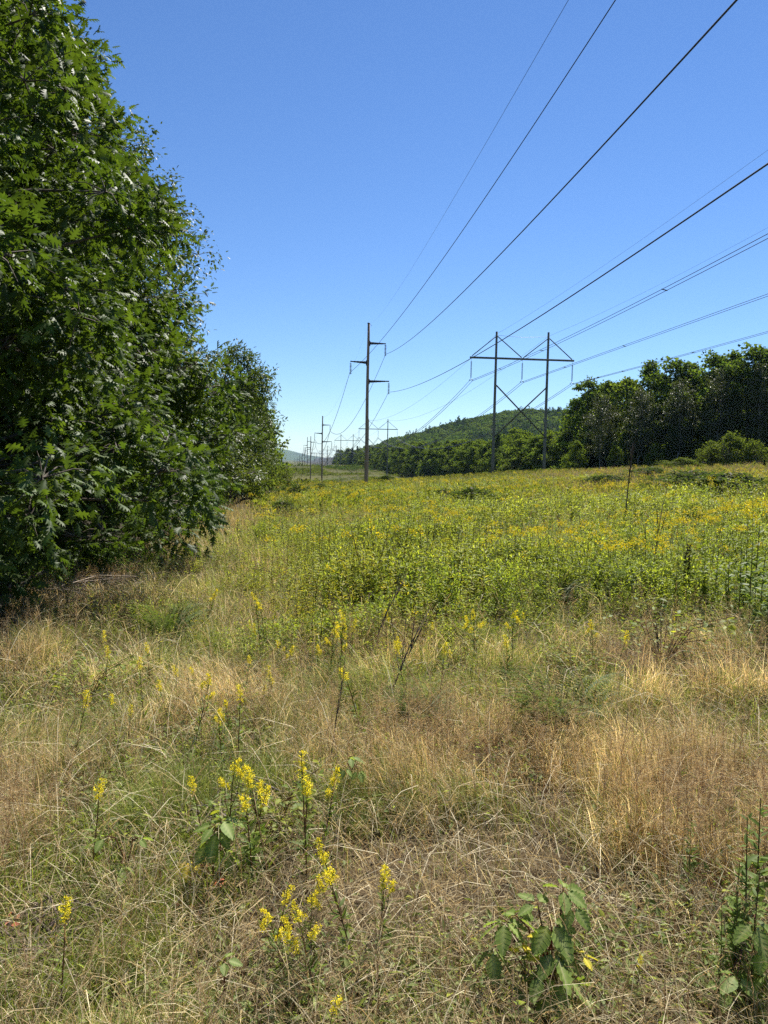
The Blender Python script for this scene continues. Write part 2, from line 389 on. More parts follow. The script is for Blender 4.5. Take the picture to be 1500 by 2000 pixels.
for x, y, pts, s, rz, lb in ((-5.2, 31, mid2, (.85, .85, .52), 0, 'low tree of the left row beyond the small-leaved tree'),
                         (-3.55, 43, mid3, 1.0, 1.2, 'rounded tree standing out lower and just past the oaks on the left'),
                         (-4.9, 57, mid2, (.8, .8, .70), 2.2, 'yellow-green tree of the left row with a bushy side down to the grass'),
                         (-4.6, 72, mid1, (.75, .75, .62), 4.0, 'small far tree of the left row before the hedge-like end')):
    put('broadleaf_tree', pts, (x, y, G(x, y)), lb, 'tree', None, rz, s)

def make_far(H, R, zlo, nblob, nleaf, size, base, alt, blob_r, shape=1.0):
    w = Acc(); lf = Acc(); bark = (.12, .105, .085)
    lean = U(-.4, .4, 2)
    tube(w, [[0, 0, -.5], [lean[0] * .3, lean[1] * .3, H * .4], [lean[0], lean[1], H * .9]], [H * .014, H * .010, H * .003], 6, bark)
    bl = []
    while len(bl) < nblob:
        z = U(zlo, H); u = (z - zlo) / (H - zlo)
        e = R * (np.clip(np.sin(pi * (.12 + .88 * u ** shape)), 0, 1) ** .6)
        a = U(0, 2 * pi); r = e * U() ** .4; bl.append([r * cos(a), r * sin(a), z])
    bl = np.array(bl); an_ = np.arctan2(bl[:, 1], bl[:, 0]); sd_ = U(0, 90)
    bl[:, :2] *= (.62 + .8 * vnoise(an_ * 2 + sd_, bl[:, 2] / (H * .22), 1, 7))[:, None]
    for q in bl[::2]:
        z0 = max(zlo * .5, q[2] - np.hypot(q[0], q[1]) * .7); tube(w, [[0, 0, z0], (np.array([0, 0, z0]) + q) / 2 + [0, 0, .2], q], [.07, .05, .02], 4, bark, False)
    n = nblob * nleaf; c = np.repeat(bl, nleaf, 0); d = rand_dir(n, -.8, 1)
    rad = np.repeat(U(.5, 1.3, nblob) * blob_r, nleaf)[:, None] * (np.minimum(np.abs(rng.normal(0, .5, (n, 1))), 1.15) + .35)
    pos = c + d * rad * np.array([1, 1, .7])
    D = rand_dir(n) * .8 + d; D[:, 2] -= .15
    cl = np.repeat(U(.75, 1.25, (nblob, 1)), nleaf, 0)
    scatter(lf, CLUMP_T, pos, dirs_R(D, rng.normal(0, .8, n)), size * U(.5, 1.3, n), colvar(n, base, alt, .25, .7) * cl)
    return [('trunk', w.mesh('far_wood', M_BARK, True)), ('crown', lf.mesh('far_crown', M_FAR))]
def make_conifer(H, R, base, alt, n_wh=26, size=.5):
    w = Acc(); lf = Acc(); bark = (.09, .075, .06)
    tube(w, [[0, 0, -.5], [0, 0, H * .5], [0, 0, H]], [H * .013, H * .009, .02], 6, bark)
    P = []; Dd = []; 
    for k in range(n_wh):
        u = k / (n_wh - 1); z = H * (.10 + .89 * u); e = R * (1 - u) ** .85 * U(.75, 1.15) + .15
        for b in range(7):
            a = U(0, 2 * pi); L_ = e * U(.7, 1.1)
            q = np.array([L_ * cos(a), L_ * sin(a), z - L_ * .18])
            tube(w, [[0, 0, z], q], [.035, .01], 3, bark, False)
            m_ = max(5, int(13 * L_ / R + 4)); t = U(.2, 1.05, m_)[:, None]
            P.append(np.array([0, 0, z]) * (1 - t) + q * t + rng.normal(0, .14, (m_, 3)))
            d = np.array([cos(a), sin(a), -.25]) + rng.normal(0, .5, (m_, 3)); Dd.append(d)
    P = np.concatenate(P); Dd = np.concatenate(Dd); n = len(P)
    P = np.repeat(P, 3, 0) + rng.normal(0, .18, (3 * n, 3)); Dd = np.repeat(Dd, 3, 0) + rng.normal(0, .4, (3 * n, 3)); n *= 3
    scatter(lf, leaf_diamond(.45, .1), P, dirs_R(Dd, rng.normal(0, .5, n)), size * U(.6, 1.3, n), colvar(n, base, alt))
    return [('trunk', w.mesh('conifer_wood', M_BARK, True)), ('crown', lf.mesh('conifer_crown', M_FAR))]
FAR = [make_far(17, 4.4, 2.5, 75, 95, .46, (.062, .098, .020), (.22, .26, .045), 1.0, .8),
       make_far(19, 4.0, 3.0, 75, 95, .46, (.072, .108, .022), (.25, .285, .05), .95, .9),
       make_far(14, 4.6, 1.2, 75, 95, .44, (.088, .122, .024), (.28, .31, .05), 1.0, .7),
       make_far(11, 3.8, .6, 60, 95, .42, (.100, .138, .026), (.25, .285, .048), 1.0, .7)]
CON = [make_conifer(16, 3.6, (.030, .052, .020), (.065, .090, .028)), make_conifer(11, 3.0, (.040, .066, .022), (.085, .105, .030))]
THIN = make_tree(15, 2.9, 8.5, 6.3, 6.0, 2.2, 90, 8, 8, DIA, .36, (.055, .078, .022), (.13, .14, .035), .7, M_LEAF, .11, power=.6, spread=.3, bark=(.2, .19, .17))
BUSH = make_far(3.2, 2.0, .2, 42, 75, .20, (.095, .125, .028), (.20, .20, .04), .55, .6)
BUSHN = make_far(3.2, 2.0, .15, 46, 240, .075, (.055, .090, .024), (.12, .165, .04), .50, .6)
SHRUB = make_far(1.3, 1.0, .05, 34, 80, .085, (.060, .088, .026), (.12, .14, .04), .28, .6)

# left row beyond, trees closing the view to the horizon
lab = {0: 'tall dark tree in the left-hand row running off to the horizon', 1: 'tall narrow tree in the left-hand row running off to the horizon',
       2: 'broad low-branched tree in the left-hand row running off to the horizon', 3: 'small bushy tree in the left-hand row running off to the horizon'}
y = 84.0; k = 0
while y < 330:
    i = k % 4; s = U(.75, .95) if i < 2 else U(.95, 1.1); x = -5.3 + U(-.5, .5)
    put('broadleaf_tree', FAR[i], (x, y, G(x, y)), lab[i], 'tree', 'trees of the left-hand row, kind %s' % ('tall dark', 'tall narrow', 'broad', 'small bushy')[i], U(0, 6), (s * .85, s * .85, s * .8))
    y *= 1.075; k += 1
for i, (x, y) in enumerate([(-9, 12), (-12.5, 16), (-10.5, 22), (-13, 28), (-11.5, 36), (-12, 48), (-12, 62), (-13, 80), (-7.8, 17.5), (-8.5, 26)]):
    put('broadleaf_tree', FAR[i % 3], (x, y, G(x, y)), 'shaded tree deep inside the left-hand wood behind the oaks', 'tree', 'shaded inner trees of the left-hand wood', i * 1.3, .72)
for i, (x, y, s) in enumerate([(-3.3, 8.6, .42), (-4.3, 7.2, .40), (-2.7, 11.0, .42), (-4.9, 9.0, .6), (-2.7, 17, .55), (-3.2, 24, .7), (-2.6, 33, .7), (-2.4, 45, .8), (-1.6, 60, .8), (-1.4, 78, .9)]):
    put('understory_shrub', BUSHN if i < 6 else BUSH, (x, y, G(x, y)), ['low leafy shrub in the deep shade under the nearest oak', 'leafy undergrowth shrub at the foot of the left-hand row of trees'][i > 3], 'shrub',
        ['shrubs under the nearest oak', 'undergrowth shrubs along the left-hand row'][i > 3], i * 2.1, s)

# right: wood close behind the two-pole tower and the long edge beside the line
spec = [ # pixel x, pixel y of top, Y distance, kind, label
 (1150, 735, 138, 0, 'leftmost tree of the dark right-hand wood, crown bulging over the corridor edge'),
 (1190, 745, 134, 1, 'rounded tree just right of the wood edge nearest the two-pole tower'),
 (1228, 738, 130, 2, 'mid-height tree between the wood edge and the pointed tree tops'),
 (1272, 706, 126, 1, 'tree with a broad yellow-lit top left of the pointed tree in the right-hand wood'),
 (1316, 695, 122, 0, 'tree with a pointed top in the middle of the right-hand wood'),
 (1356, 712, 120, 1, 'lower dark tree between the pointed and the tallest tops'),
 (1392, 684, 116, 0, 'tall tree with a flat airy top in the right-hand wood'),
 (1436, 688, 112, 1, 'dark tree with bright outer leaves near the right picture edge'),
 (1470, 668, 108, 0, 'tallest tree of the right-hand wood near the right picture edge'),
 (1515, 690, 104, 1, 'tree cut by the right picture edge')]
def tree_px(px, pytop, Y, parts, label, cat='tree', group=None, H0=17., name='broadleaf_tree', rz=None, wid=1.0):
    p = at(px, pytop, Y); z = G(p[0], Y); s = (p[2] - z) / H0
    put(name, parts, (p[0], Y, z), label, cat, group, U(0, 6) if rz is None else rz, (s * wid, s * wid, s))
HH = [17, 19, 14, 11]
for px, py, Y, kd, lb in spec: tree_px(px, py, Y, FAR[kd], lb, H0=HH[kd] + .6, wid=U(.9, 1.2))
for i in range(5):
    px = 1165 + i * 78; tree_px(px + 12, 752 - 11 * i + U(-8, 22), 121 - i * 4.5, THIN, 'thin-stemmed tree inside the right-hand wood, bare pale trunk showing', group='thin-stemmed trees inside the right-hand wood', H0=15)
for i in range(15):
    px = 1130 + i * 29; tree_px(px, 765 - 4 * i + U(-10, 15), 152 - i * 1.5, FAR[(i * 3) % 4], 'rear tree showing between the front trees of the right-hand wood', group='rear trees of the right-hand wood', H0=HH[(i * 3) % 4] + .6)
for i in range(17):
    px = 1125 + i * 26; tree_px(px, 860 + U(-22, 12), 122 - i * 1.7 + (i % 3) * 5, [FAR[3], CON[1]][i % 4 == 1], 'low bushy growth at the foot of the right-hand wood', group='low growth at the foot of the right-hand wood', H0=11)
tree_px(1425, 848, 84, BUSH, 'bright yellow-green bush standing out before the dark right-hand wood', 'bush', H0=3.3, name='bush')
tree_px(1470, 862, 82, BUSH, 'duller green bush right of the bright bush by the right-hand wood', 'bush', H0=3.3, name='bush')
tree_px(1392, 868, 86, BUSH, 'small green bush left of the bright bush by the right-hand wood', 'bush', H0=3.3, name='bush')
tree_px(1330, 895, 78, BUSH, 'low sprawling shrub on the crest below the right-hand wood', 'bush', H0=3.3, name='bush', wid=2.6)
tree_px(1493, 898, 62, CON[1], 'dark small conifer at the right picture edge on the crest', H0=11, name='conifer_tree')
tree_px(1442, 918, 62, CON[1], 'knee-high young conifer in the meadow left of the dark small conifer', H0=11, name='conifer_tree')

# long edge beside the line (X about 60), dark front and taller ones behind
glabel = ['dark broad tree along the far right edge of the power-line corridor', 'tall tree along the far right edge of the power-line corridor',
          'round green tree along the far right edge of the power-line corridor', 'small yellow-green tree along the far right edge of the power-line corridor',
          'dark pointed conifer along the far right edge of the power-line corridor', 'small pointed conifer along the far right edge of the power-line corridor']
kinds = FAR + CON; HK = [17, 19, 14, 11, 16, 11]
tops = [(640, 880), (700, 873), (760, 869), (800, 866), (850, 862), (900, 856), (940, 862), (1000, 842), (1040, 852), (1090, 838), (1140, 830)]
def skyline(x, Y):
    d = np.array([x, Y, 0.]) - EYE; px = 750 + F_ * (d @ rt) / (d @ fw)
    return px, np.interp(px, [t[0] for t in tops], [t[1] for t in tops])
Y = 142.0; k = 0
while Y < 800:
    for row in range(3):
        i = [2, 0, 2, 1, 4, 2, 0, 3, 1, 2, 5, 3, 0][(k * 3 + row) % 13]
        x = 57.5 + row * 7.0 + U(-1.5, 1.5) - .012 * max(0, Y - 300); yy = Y + U(-2, 2) + row * 2
        px, pyt = skyline(x, yy); z = G(x, yy)
        top = float(at(px, pyt + (10 - 5 * row) * U(.2, 1.9), yy)[2]); s = np.clip((top - z) / HK[i], .45, 1.25) * U(.88, 1.06)
        wd = s * U(.85, 1.15) if s > .8 else .95 * U(.9, 1.15)
        put('conifer_tree' if i > 3 else 'broadleaf_tree', kinds[i], (x, yy, z), glabel[i], 'tree', 'trees of the far right corridor edge, ' + ('dark broad', 'tall', 'round green', 'small yellow-green', 'pointed conifers', 'small conifers')[i], U(0, 6), (wd, wd, s))
    Y += 4.3 + (Y - 142) * .026; k += 1

# wooded hill: one mass of tree tops nobody could count
def hill_forest():
    def crown_t(n, size, con=False):
        a = Acc()
        d = rand_dir(n, -.25, 1)
        if con:
            u = U(0, 1, n); ang = U(0, 2 * pi, n); r = (1 - u) * .55 + .05
            pos = np.stack([r * np.cos(ang), r * np.sin(ang), u * 2.1 - .4], -1); d = np.stack([np.cos(ang), np.sin(ang), 0 * u - .2], -1)
        else: pos = d * U(.75, 1.08, (n, 1)) * np.array([1, 1, .8])
        D = d + rand_dir(n) * .9
        scatter(a, CLUMP_T, pos, dirs_R(D, rng.normal(0, .7, n)), size * U(.6, 1.3, n), U(.75, 1.25, (n, 1)) * np.ones((1, 3)))
        return T_of(a)
    acc = Acc(); Ts = [crown_t(85, .42), crown_t(85, .42), crown_t(85, .42)]; Tc = crown_t(75, .34, True)
    n = 5200; y = 430 + 620 * U(0, 1, n) ** 1.0; x = U(.06, .75, n) * y
    ok = x > 78; x, y = x[ok], y[ok]; n = len(x); z = ground(x, y)
    kind = rng.integers(0, 3, n); con = (vnoise(x, y, 70, 41) > .62) & (U(0, 1, n) < .55); kind[con] = 3
    sc = U(3.2, 5.6, n); R_ = rotm(U(0, 2 * pi, n), np.zeros(n), np.zeros(n))
    cm = colvar(n, (.046, .074, .020), (.12, .145, .034), .25, .9)
    cm[con] = colvar(int(con.sum()), (.028, .048, .022), (.05, .075, .03), .2)
    for k in range(4):
        s = kind == k; pos = np.stack([x, y, z + (6.0 if k < 3 else 6.5)], -1)[s]
        sc3 = np.stack([sc, sc, sc * U(.8, 1.15, n)], -1)[s]
        if k == 3: sc3 = sc3 * np.array([.85, .85, 1.1])
        scatter(acc, (Ts + [Tc])[k], pos, R_[s], sc3, cm[s])
    o = link('distant_forest', acc.mesh('distant_forest', M_FAR)); tag(o, 'mixed forest of small tree tops covering the low hill behind the power line', 'forest', kind='stuff')
hill_forest()
def far_brush():
    """brush along the crest of the far slope and scattered over it"""
    a = Acc(); d = rand_dir(40, 0, 1); D = d + rand_dir(40) * .8
    scatter(a, CLUMP_T, d * U(.6, 1.05, (40, 1)), dirs_R(D, rng.normal(0, .7, 40)), .34 * U(.6, 1.2, 40), U(.75, 1.2, (40, 1)) * np.ones((1, 3)))
    T = T_of(a); acc = Acc()
    n = 11000; y = 105 + 440 * U(0, 1, n) ** .8; x = U(-1.5, 1, n) * 0 + U(-3, 56, n)
    v = vnoise(x, y * .45, 9, 51); ok = U(0, 1, n) < sstep(.42, .80, v) * .85 + .15; x, y, v = x[ok], y[ok], v[ok]; n = len(x)
    sc = U(.35, 1.0, n) * (.65 + .8 * sstep(.4, .8, v))
    cm = colvar(n, (.075, .098, .022), (.19, .19, .04), .35, 1.0)
    scatter(acc, T, np.stack([x, y, ground(x, y) - .02], -1), rotm(U(0, 6.3, n), np.zeros(n), np.zeros(n)), np.stack([sc, sc, sc * U(.5, .9, n)], -1), cm)
    x = U(-30, 60, 260); y = U(392, 470, 260); sc = U(1.0, 2.2, 260)
    scatter(acc, T, np.stack([x, y, ground(x, y)], -1), rotm(U(0, 6.3, 260), np.zeros(260), np.zeros(260)), sc, colvar(260, (.05, .08, .025), (.11, .13, .035)))
    o = link('far_brush', acc.mesh('far_brush', M_FAR)); tag(o, 'low brush and weeds mottling the far grassy slope under the power line', 'brush', kind='stuff')
far_brush()

# ------------------------------------------------------------------ poles and towers
def ins_string(acc, top, L, nd, r):
    top = np.array(top, float); tube(acc, [top, top - [0, 0, L]], .018, 5, (.06, .06, .065))
    for k in range(nd):
        z = top[2] - L * (.16 + .74 * k / (nd - 1))
        tube(acc, [[top[0], top[1], z + .05], [top[0], top[1], z + .015], [top[0], top[1], z - .03]], [.04, r, r * .75], 10, (.075, .075, .085))
def single_pole(H, loc, label, detail=True, arms=(2.15, 2.15, 2.65), name='utility_pole'):
    r = empty(name, loc, label, 'utility pole', None)
    a = Acc(); zz = np.linspace(-1, H, 12); tube(a, np.stack([.02 * np.sin(zz * .4), 0 * zz, zz], -1), np.interp(zz, [0, H], [.235, .145]), 14, (.30, .205, .135)); link('pole', a.mesh('pole', M_POLE, True), r)
    a = Acc(); tube(a, [[0, 0, H], [0, 0, H + .10]], [.17, .15], 12, (.03, .03, .03)); link('pole_cap', a.mesh('pole_cap', M_STEEL), r)
    pts = []
    for sx, dz, L in ((1, 2.35, arms[0]), (-1, 4.7, arms[1]), (1, 6.95, arms[2])):
        z = H - dz; a = Acc(); n = 5
        for k in range(n):   # tapered arm
            x0 = .12 + (L - .12) * k / n; x1 = .12 + (L - .12) * (k + 1) / n; h = .32 - .20 * (k + .5) / n; rise = .10 if sx * dz != 2.35 else .02
            bar(a, [sx * x0, 0, z + rise * k / n], [sx * (x1 + .0015 * k), 0, z + rise * (k + 1) / n], .10 - .006 * k, h, (.05, .045, .05))
        link('crossarm', a.mesh('crossarm', M_STEEL), r).data
        b = Acc(); box(b, (sx * .19, 0, z - .02), (.10, .26, .62), (.04, .04, .045)); link('arm_bracket', b.mesh('arm_bracket', M_STEEL), r)
        q = Acc(); ins_string(q, [sx * (L - .04), 0, z + .04], 1.55, 8, .15); link('insulator', q.mesh('insulator', M_GLASSY, True), r)
        pts.append((loc[0] + sx * (L - .04), loc[1], loc[2] + z + .04 - 1.57))
    if detail:
        b = Acc(); tube(b, [[.16, 0, H - .15], [.32, -.02, H - .12], [.34, -.02, H - .30]], .02, 5, (.05, .05, .05)); link('wire_clamp', b.mesh('wire_clamp', M_STEEL), r)
        b = Acc(); tube(b, [[-.15, -.14, 0.2], [-.10, -.13, H - .3]], .012, 4, (.12, .08, .05)); link('ground_wire', b.mesh('ground_wire', M_STEEL), r)
        b = Acc(); box(b, (0, -.225, 3.0), (.14, .01, .18), (.35, .34, .30)); link('number_tag', b.mesh('number_tag', M_STEEL), r)
    pts.append((loc[0] + .3, loc[1], loc[2] + H - .2))
    return pts
PL = [(9.62, 88, 18.16), (9.45, 199, 13.4), (9.65, 305, 11.1), (11.1, 410, 14.0), (12.3, 520, 9.9), (13.0, 630, 6.9), (12.2, 740, 5.6), (11.5, 860, 3.6), (10, 990, 3.0)]
plabels = ['nearest single wooden pole with three dark steel arms, the tallest left of centre', 'second single pole along the line, standing just left of the tallest pole',
           'third single pole, the right one of the close pair on the far slope', 'fourth single pole, the left one of the close pair, foot hidden behind the crest',
           'fifth single pole, small against the pale sky left of the close pair', 'sixth single pole rising faintly before the blue mountain',
           'seventh tiny single pole before the blue mountain', 'eighth tiny single pole almost lost before the blue mountain', 'farthest tiny single pole before the blue mountain']
att = []
for i, ((x, y, zt), lb) in enumerate(zip(PL, plabels)):
    z = G(x, y); H = max(zt - z, 11.0); att.append(single_pole(H, (x, y, zt - H), lb, i < 2))

def h_frame(xl, xr, y, zt, label, detail=True):
    xc = (xl + xr) / 2; zb = min(G(xl, y), G(xr, y)); H = zt - zb
    r = empty('transmission_tower', (xc, y, zb), label, 'transmission tower', None)
    s = (xr - xl) / 2; wood = (.155, .150, .115)
    for sx in (-1, 1):
        zg = G(xc + sx * s, y) - zb
        a = Acc(); zz = np.linspace(zg - 1, H + (.25 if sx > 0 else 0), 10)
        tube(a, np.stack([zz * 0 + sx * (s + .008 * (H - zz) * 0), 0 * zz, zz], -1), np.interp(zz, [0, H], [.26, .17]), 12, wood); link('pole', a.mesh('pole', M_POLE, True), r)
    zc = H - 4.15; Lx = s + 4.25
    a = Acc(); bar(a, [-Lx, -.27, zc], [Lx, -.27, zc + .1], .16, .30, wood); link('crossarm', a.mesh('crossarm', M_POLE), r)
    for sx in (-1, 1):
        for tx in (0.15, Lx - .35):
            a = Acc(); x1 = tx * sx if tx < 1 else sx * tx
            bar(a, [sx * (s - .1 if tx < 1 else s + .1), -.22, H - .75], [x1, -.25, zc + .28], .10, .13, wood); link('top_brace', a.mesh('top_brace', M_POLE), r)
        a = Acc(); yo = -.30 if sx > 0 else -.43
        bar(a, [sx * (s - .05), yo, H - 8.3], [-sx * (s - .05), yo, H - 16.4 + .15], .11, .20, (.09, .088, .068)); link('cross_brace', a.mesh('cross_brace', M_POLE), r)
    a = Acc(); tube(a, [[-s, -.05, H - .55], [0, -.05, H - .72], [s, -.05, H - .45]], .02, 4, (.1, .1, .1)); link('tie_wire', a.mesh('tie_wire', M_WIRE), r)
    pts = []
    for x in (-Lx + .25, 0.0, Lx - .25):
        q = Acc(); ins_string(q, [x, -.27, zc - .12], 3.25, 18, .13); o = link('insulator', q.mesh('insulator', M_GLASSY, True), r)
        q = Acc(); zz = zc - .12 - 3.3
        tube(q, [[x - .27, -.27, zz - .16], [x - .23, -.27, zz - .02], [x - .1, -.27, zz + .10], [x + .1, -.27, zz + .10], [x + .23, -.27, zz - .02], [x + .27, -.27, zz - .16]], .045, 6, (.08, .08, .09))
        link('yoke', q.mesh('yoke', M_STEEL), o)
        pts.append((xc + x, y - .27, zb + zz - .18))
    for sx in (-1, 1): pts.append((xc + sx * s, y - .2, zt - .35))
    return pts
HFR = [(32.1, 40.5, 110, 21.95), (33.5, 41.65, 300, 18.8), (34.47, 42.52, 470, 18.3), (35.3, 43.0, 640, 14.1), (36.5, 44.5, 820, 12.0), (37, 45, 1010, 9.5)]
hlab = ['nearest two-pole wooden tower with crossarm and X bracing, right of centre', 'second two-pole tower, partly behind the tallest single pole',
        'third two-pole tower before the far end of the wooded edge', 'fourth two-pole tower at the far tip of the wood', 'fifth two-pole tower, tiny before the blue mountain', 'farthest two-pole tower, tiny on the horizon']
hat = [h_frame(*h, lb) for h, lb in zip(HFR, hlab)]

def wire(name, pts_list, r, label, cat='power line', group=None, spacer=None):
    """pts_list: [(A, B, sag)] spans"""
    a = Acc(); P = []
    for A, B, s in pts_list:
        A = np.array(A); B = np.array(B); t = np.linspace(0, 1, 40)[:, None]
        q = A * (1 - t) + B * t; q[:, 2:] -= 4 * s * t * (1 - t); P.append(q if not P else q[1:])
    P = np.concatenate(P); rad = r * np.clip(P[:, 1] / 70., 1, 3)
    tube(a, P, rad, 6, (.055, .055, .065)); o = link(name, a.mesh(name, M_WIRE, True)); tag(o, label, cat, group)
    return o, P
back1 = [((5.11, -17, 8.62), 1.70), ((11.1, -17, 22.03), 2.92), ((7.39, -17, 8.23), 1.87), ((.86, -17, 4.15), 1.25)]
near1 = [(11.76, 88, 14.56), (7.4, 88, 12.18), (12.23, 88, 9.99), (9.62, 88, 18.1)]
nm = ['conductor hanging from the upper right arm of the nearest single pole', 'conductor hanging from the left arm of the nearest single pole',
      'conductor hanging from the lowest right arm of the nearest single pole', 'thin shield wire running over the very top of the single poles']
for c in range(4):
    sp = [(near1[c], back1[c][0], back1[c][1])][::-1]
    seq = [near1[c]] + [att[i][c] for i in range(1, len(att))]
    sags = [4.2, 4.6, 2.2, 2.5, 2.5, 2.5, 2.5, 2.5]
    sp = [(back1[c][0], near1[c], back1[c][1])] + [(seq[i], seq[i + 1], sags[i] if c < 3 else sags[i] * .6) for i in range(len(seq) - 1)]
    wire('power_line', sp, (.019, .019, .019, .003)[c], nm[c])
back2 = [((21.94, -75, 20.7), 2.77), ((36.22, -75, 15.54), -.19), ((43.78, -75, 17.48), 1.04), ((26.25, -75, 30.64), 3.42), ((33.9, -75, 32.64), 4.52)]
nm2 = ['left', 'middle', 'right']
for c in range(3):
    for dx in (-.23, .23):
        seq = [np.array(h[c]) + [dx, 0, 0] for h in hat]
        sp = [(np.array(back2[c][0]) + [dx, 0, 0], seq[0], back2[c][1])] + [(seq[i], seq[i + 1], [7.0, 6.0, 4.5, 4, 4][i]) for i in range(len(seq) - 1)]
        o, P = wire('power_line', sp, .020, '%s wire of the paired conductors under the %s insulator of the two-pole towers' % ('left' if dx < 0 else 'right', nm2[c]))
        if dx < 0:
            for Ys in (48, 75, 92, 150, 205):
                z = np.interp(Ys, P[:, 1], P[:, 2]); x = np.interp(Ys, P[:, 1], P[:, 0])
                b = Acc(); bar(b, [x - .05, Ys, z], [x + .51, Ys + .25, z - .02], .05, .06, (.1, .1, .1)); link('spacer', b.mesh('spacer', M_STEEL), o)
for c in (3, 4):
    seq = [h[c] for h in hat]
    sp = [(back2[c][0], seq[0], back2[c][1])] + [(seq[i], seq[i + 1], 4.0) for i in range(len(seq) - 1)]
    wire('power_line', sp, .008, 'thin shield wire over the %s pole tops of the two-pole towers' % ('left' if c == 3 else 'right'))

# ------------------------------------------------------------------ meadow and grasses (uncountable: stuff)
def polar(n, r0_, r1_, a0=-37, a1=37, power=0.0):
    """points spread evenly in direction and in log distance, over the ground in front"""
    a = YAW + np.radians(U(a0, a1, n)); t = U(0, 1, n); r = r0_ * (r1_ / r0_) ** t
    return r * np.sin(a), r * np.cos(a), r
def in_wood_or_shade(x, y): return (y > 4.7) & (x < -2.9 + 1.0 * sstep(4.7, 5.4, y) * (1 - sstep(7.5, 9, y)) - .5 * vnoise(x, y, 2, 61))  # wood edge, bulged outwards to clear grass for the painted shade pocket

def blades(acc, x, y, h, w, lean, laz, curve, c0, c1, yaw=None, z0=None):
    n = len(x); t = np.array([0, .38, .72, 1.0]); z = ground(x, y) if z0 is None else z0
    dx, dy = np.cos(laz), np.sin(laz); ya = U(0, 2 * pi, n) if yaw is None else yaw
    wx, wy = np.cos(ya), np.sin(ya)
    V = np.zeros((n, 8, 3)); C = np.zeros((n, 8, 3))
    for k, tt in enumerate(t):
        ang = lean * tt ** .5 + curve * tt
        hor = h * tt * np.sin(np.clip(ang, 0, 1.75)); ver = h * tt * np.cos(np.clip(ang, 0, 1.75))
        cx = x + dx * hor; cy_ = y + dy * hor; cz = z + np.maximum(ver, .004)
        hw = w * (.5, .5, .36, .08)[k]
        V[:, 2 * k] = np.stack([cx - wx * hw, cy_ - wy * hw, cz], -1); V[:, 2 * k + 1] = np.stack([cx + wx * hw, cy_ + wy * hw, cz + hw * .6], -1)
        cc = c0 * (1 - tt) + c1 * tt; C[:, 2 * k] = cc; C[:, 2 * k + 1] = cc
    L = np.array([0, 1, 3, 2, 2, 3, 5, 4, 4, 5, 7, 6]); Lm = (L[None] + (np.arange(n) * 8)[:, None]).ravel()
    acc.add(V.reshape(-1, 3), Lm, np.full(3 * n, 4), C.reshape(-1, 3))

STRAW = np.array([(.68, .56, .31), (.60, .48, .25), (.82, .72, .47), (.50, .38, .20), (.33, .30, .13)])
def straw_cols(n, x, y):
    """straw, red-brown and greenish blades vary in drifts"""
    v = vnoise(x, y, 1.1, 71); v2 = vnoise(x, y, .45, 72); r = U(0, 1, n)
    c = STRAW[rng.integers(0, 3, n)].copy()
    red = r < .08 + .35 * sstep(.5, .8, v) * sstep(2.2, 3.2, np.hypot(x, y)); c[red] = np.array([.50, .36, .19])
    grn = (U(0, 1, n) < .34 + .66 * sstep(.30, .58, 1 - v) * sstep(.2, .6, v2)) ; c[grn] = np.array([.20, .245, .06])
    return c * U(.5, 1.3, (n, 1)) * (.7 + .6 * vnoise(x, y, .3, 78))[:, None]

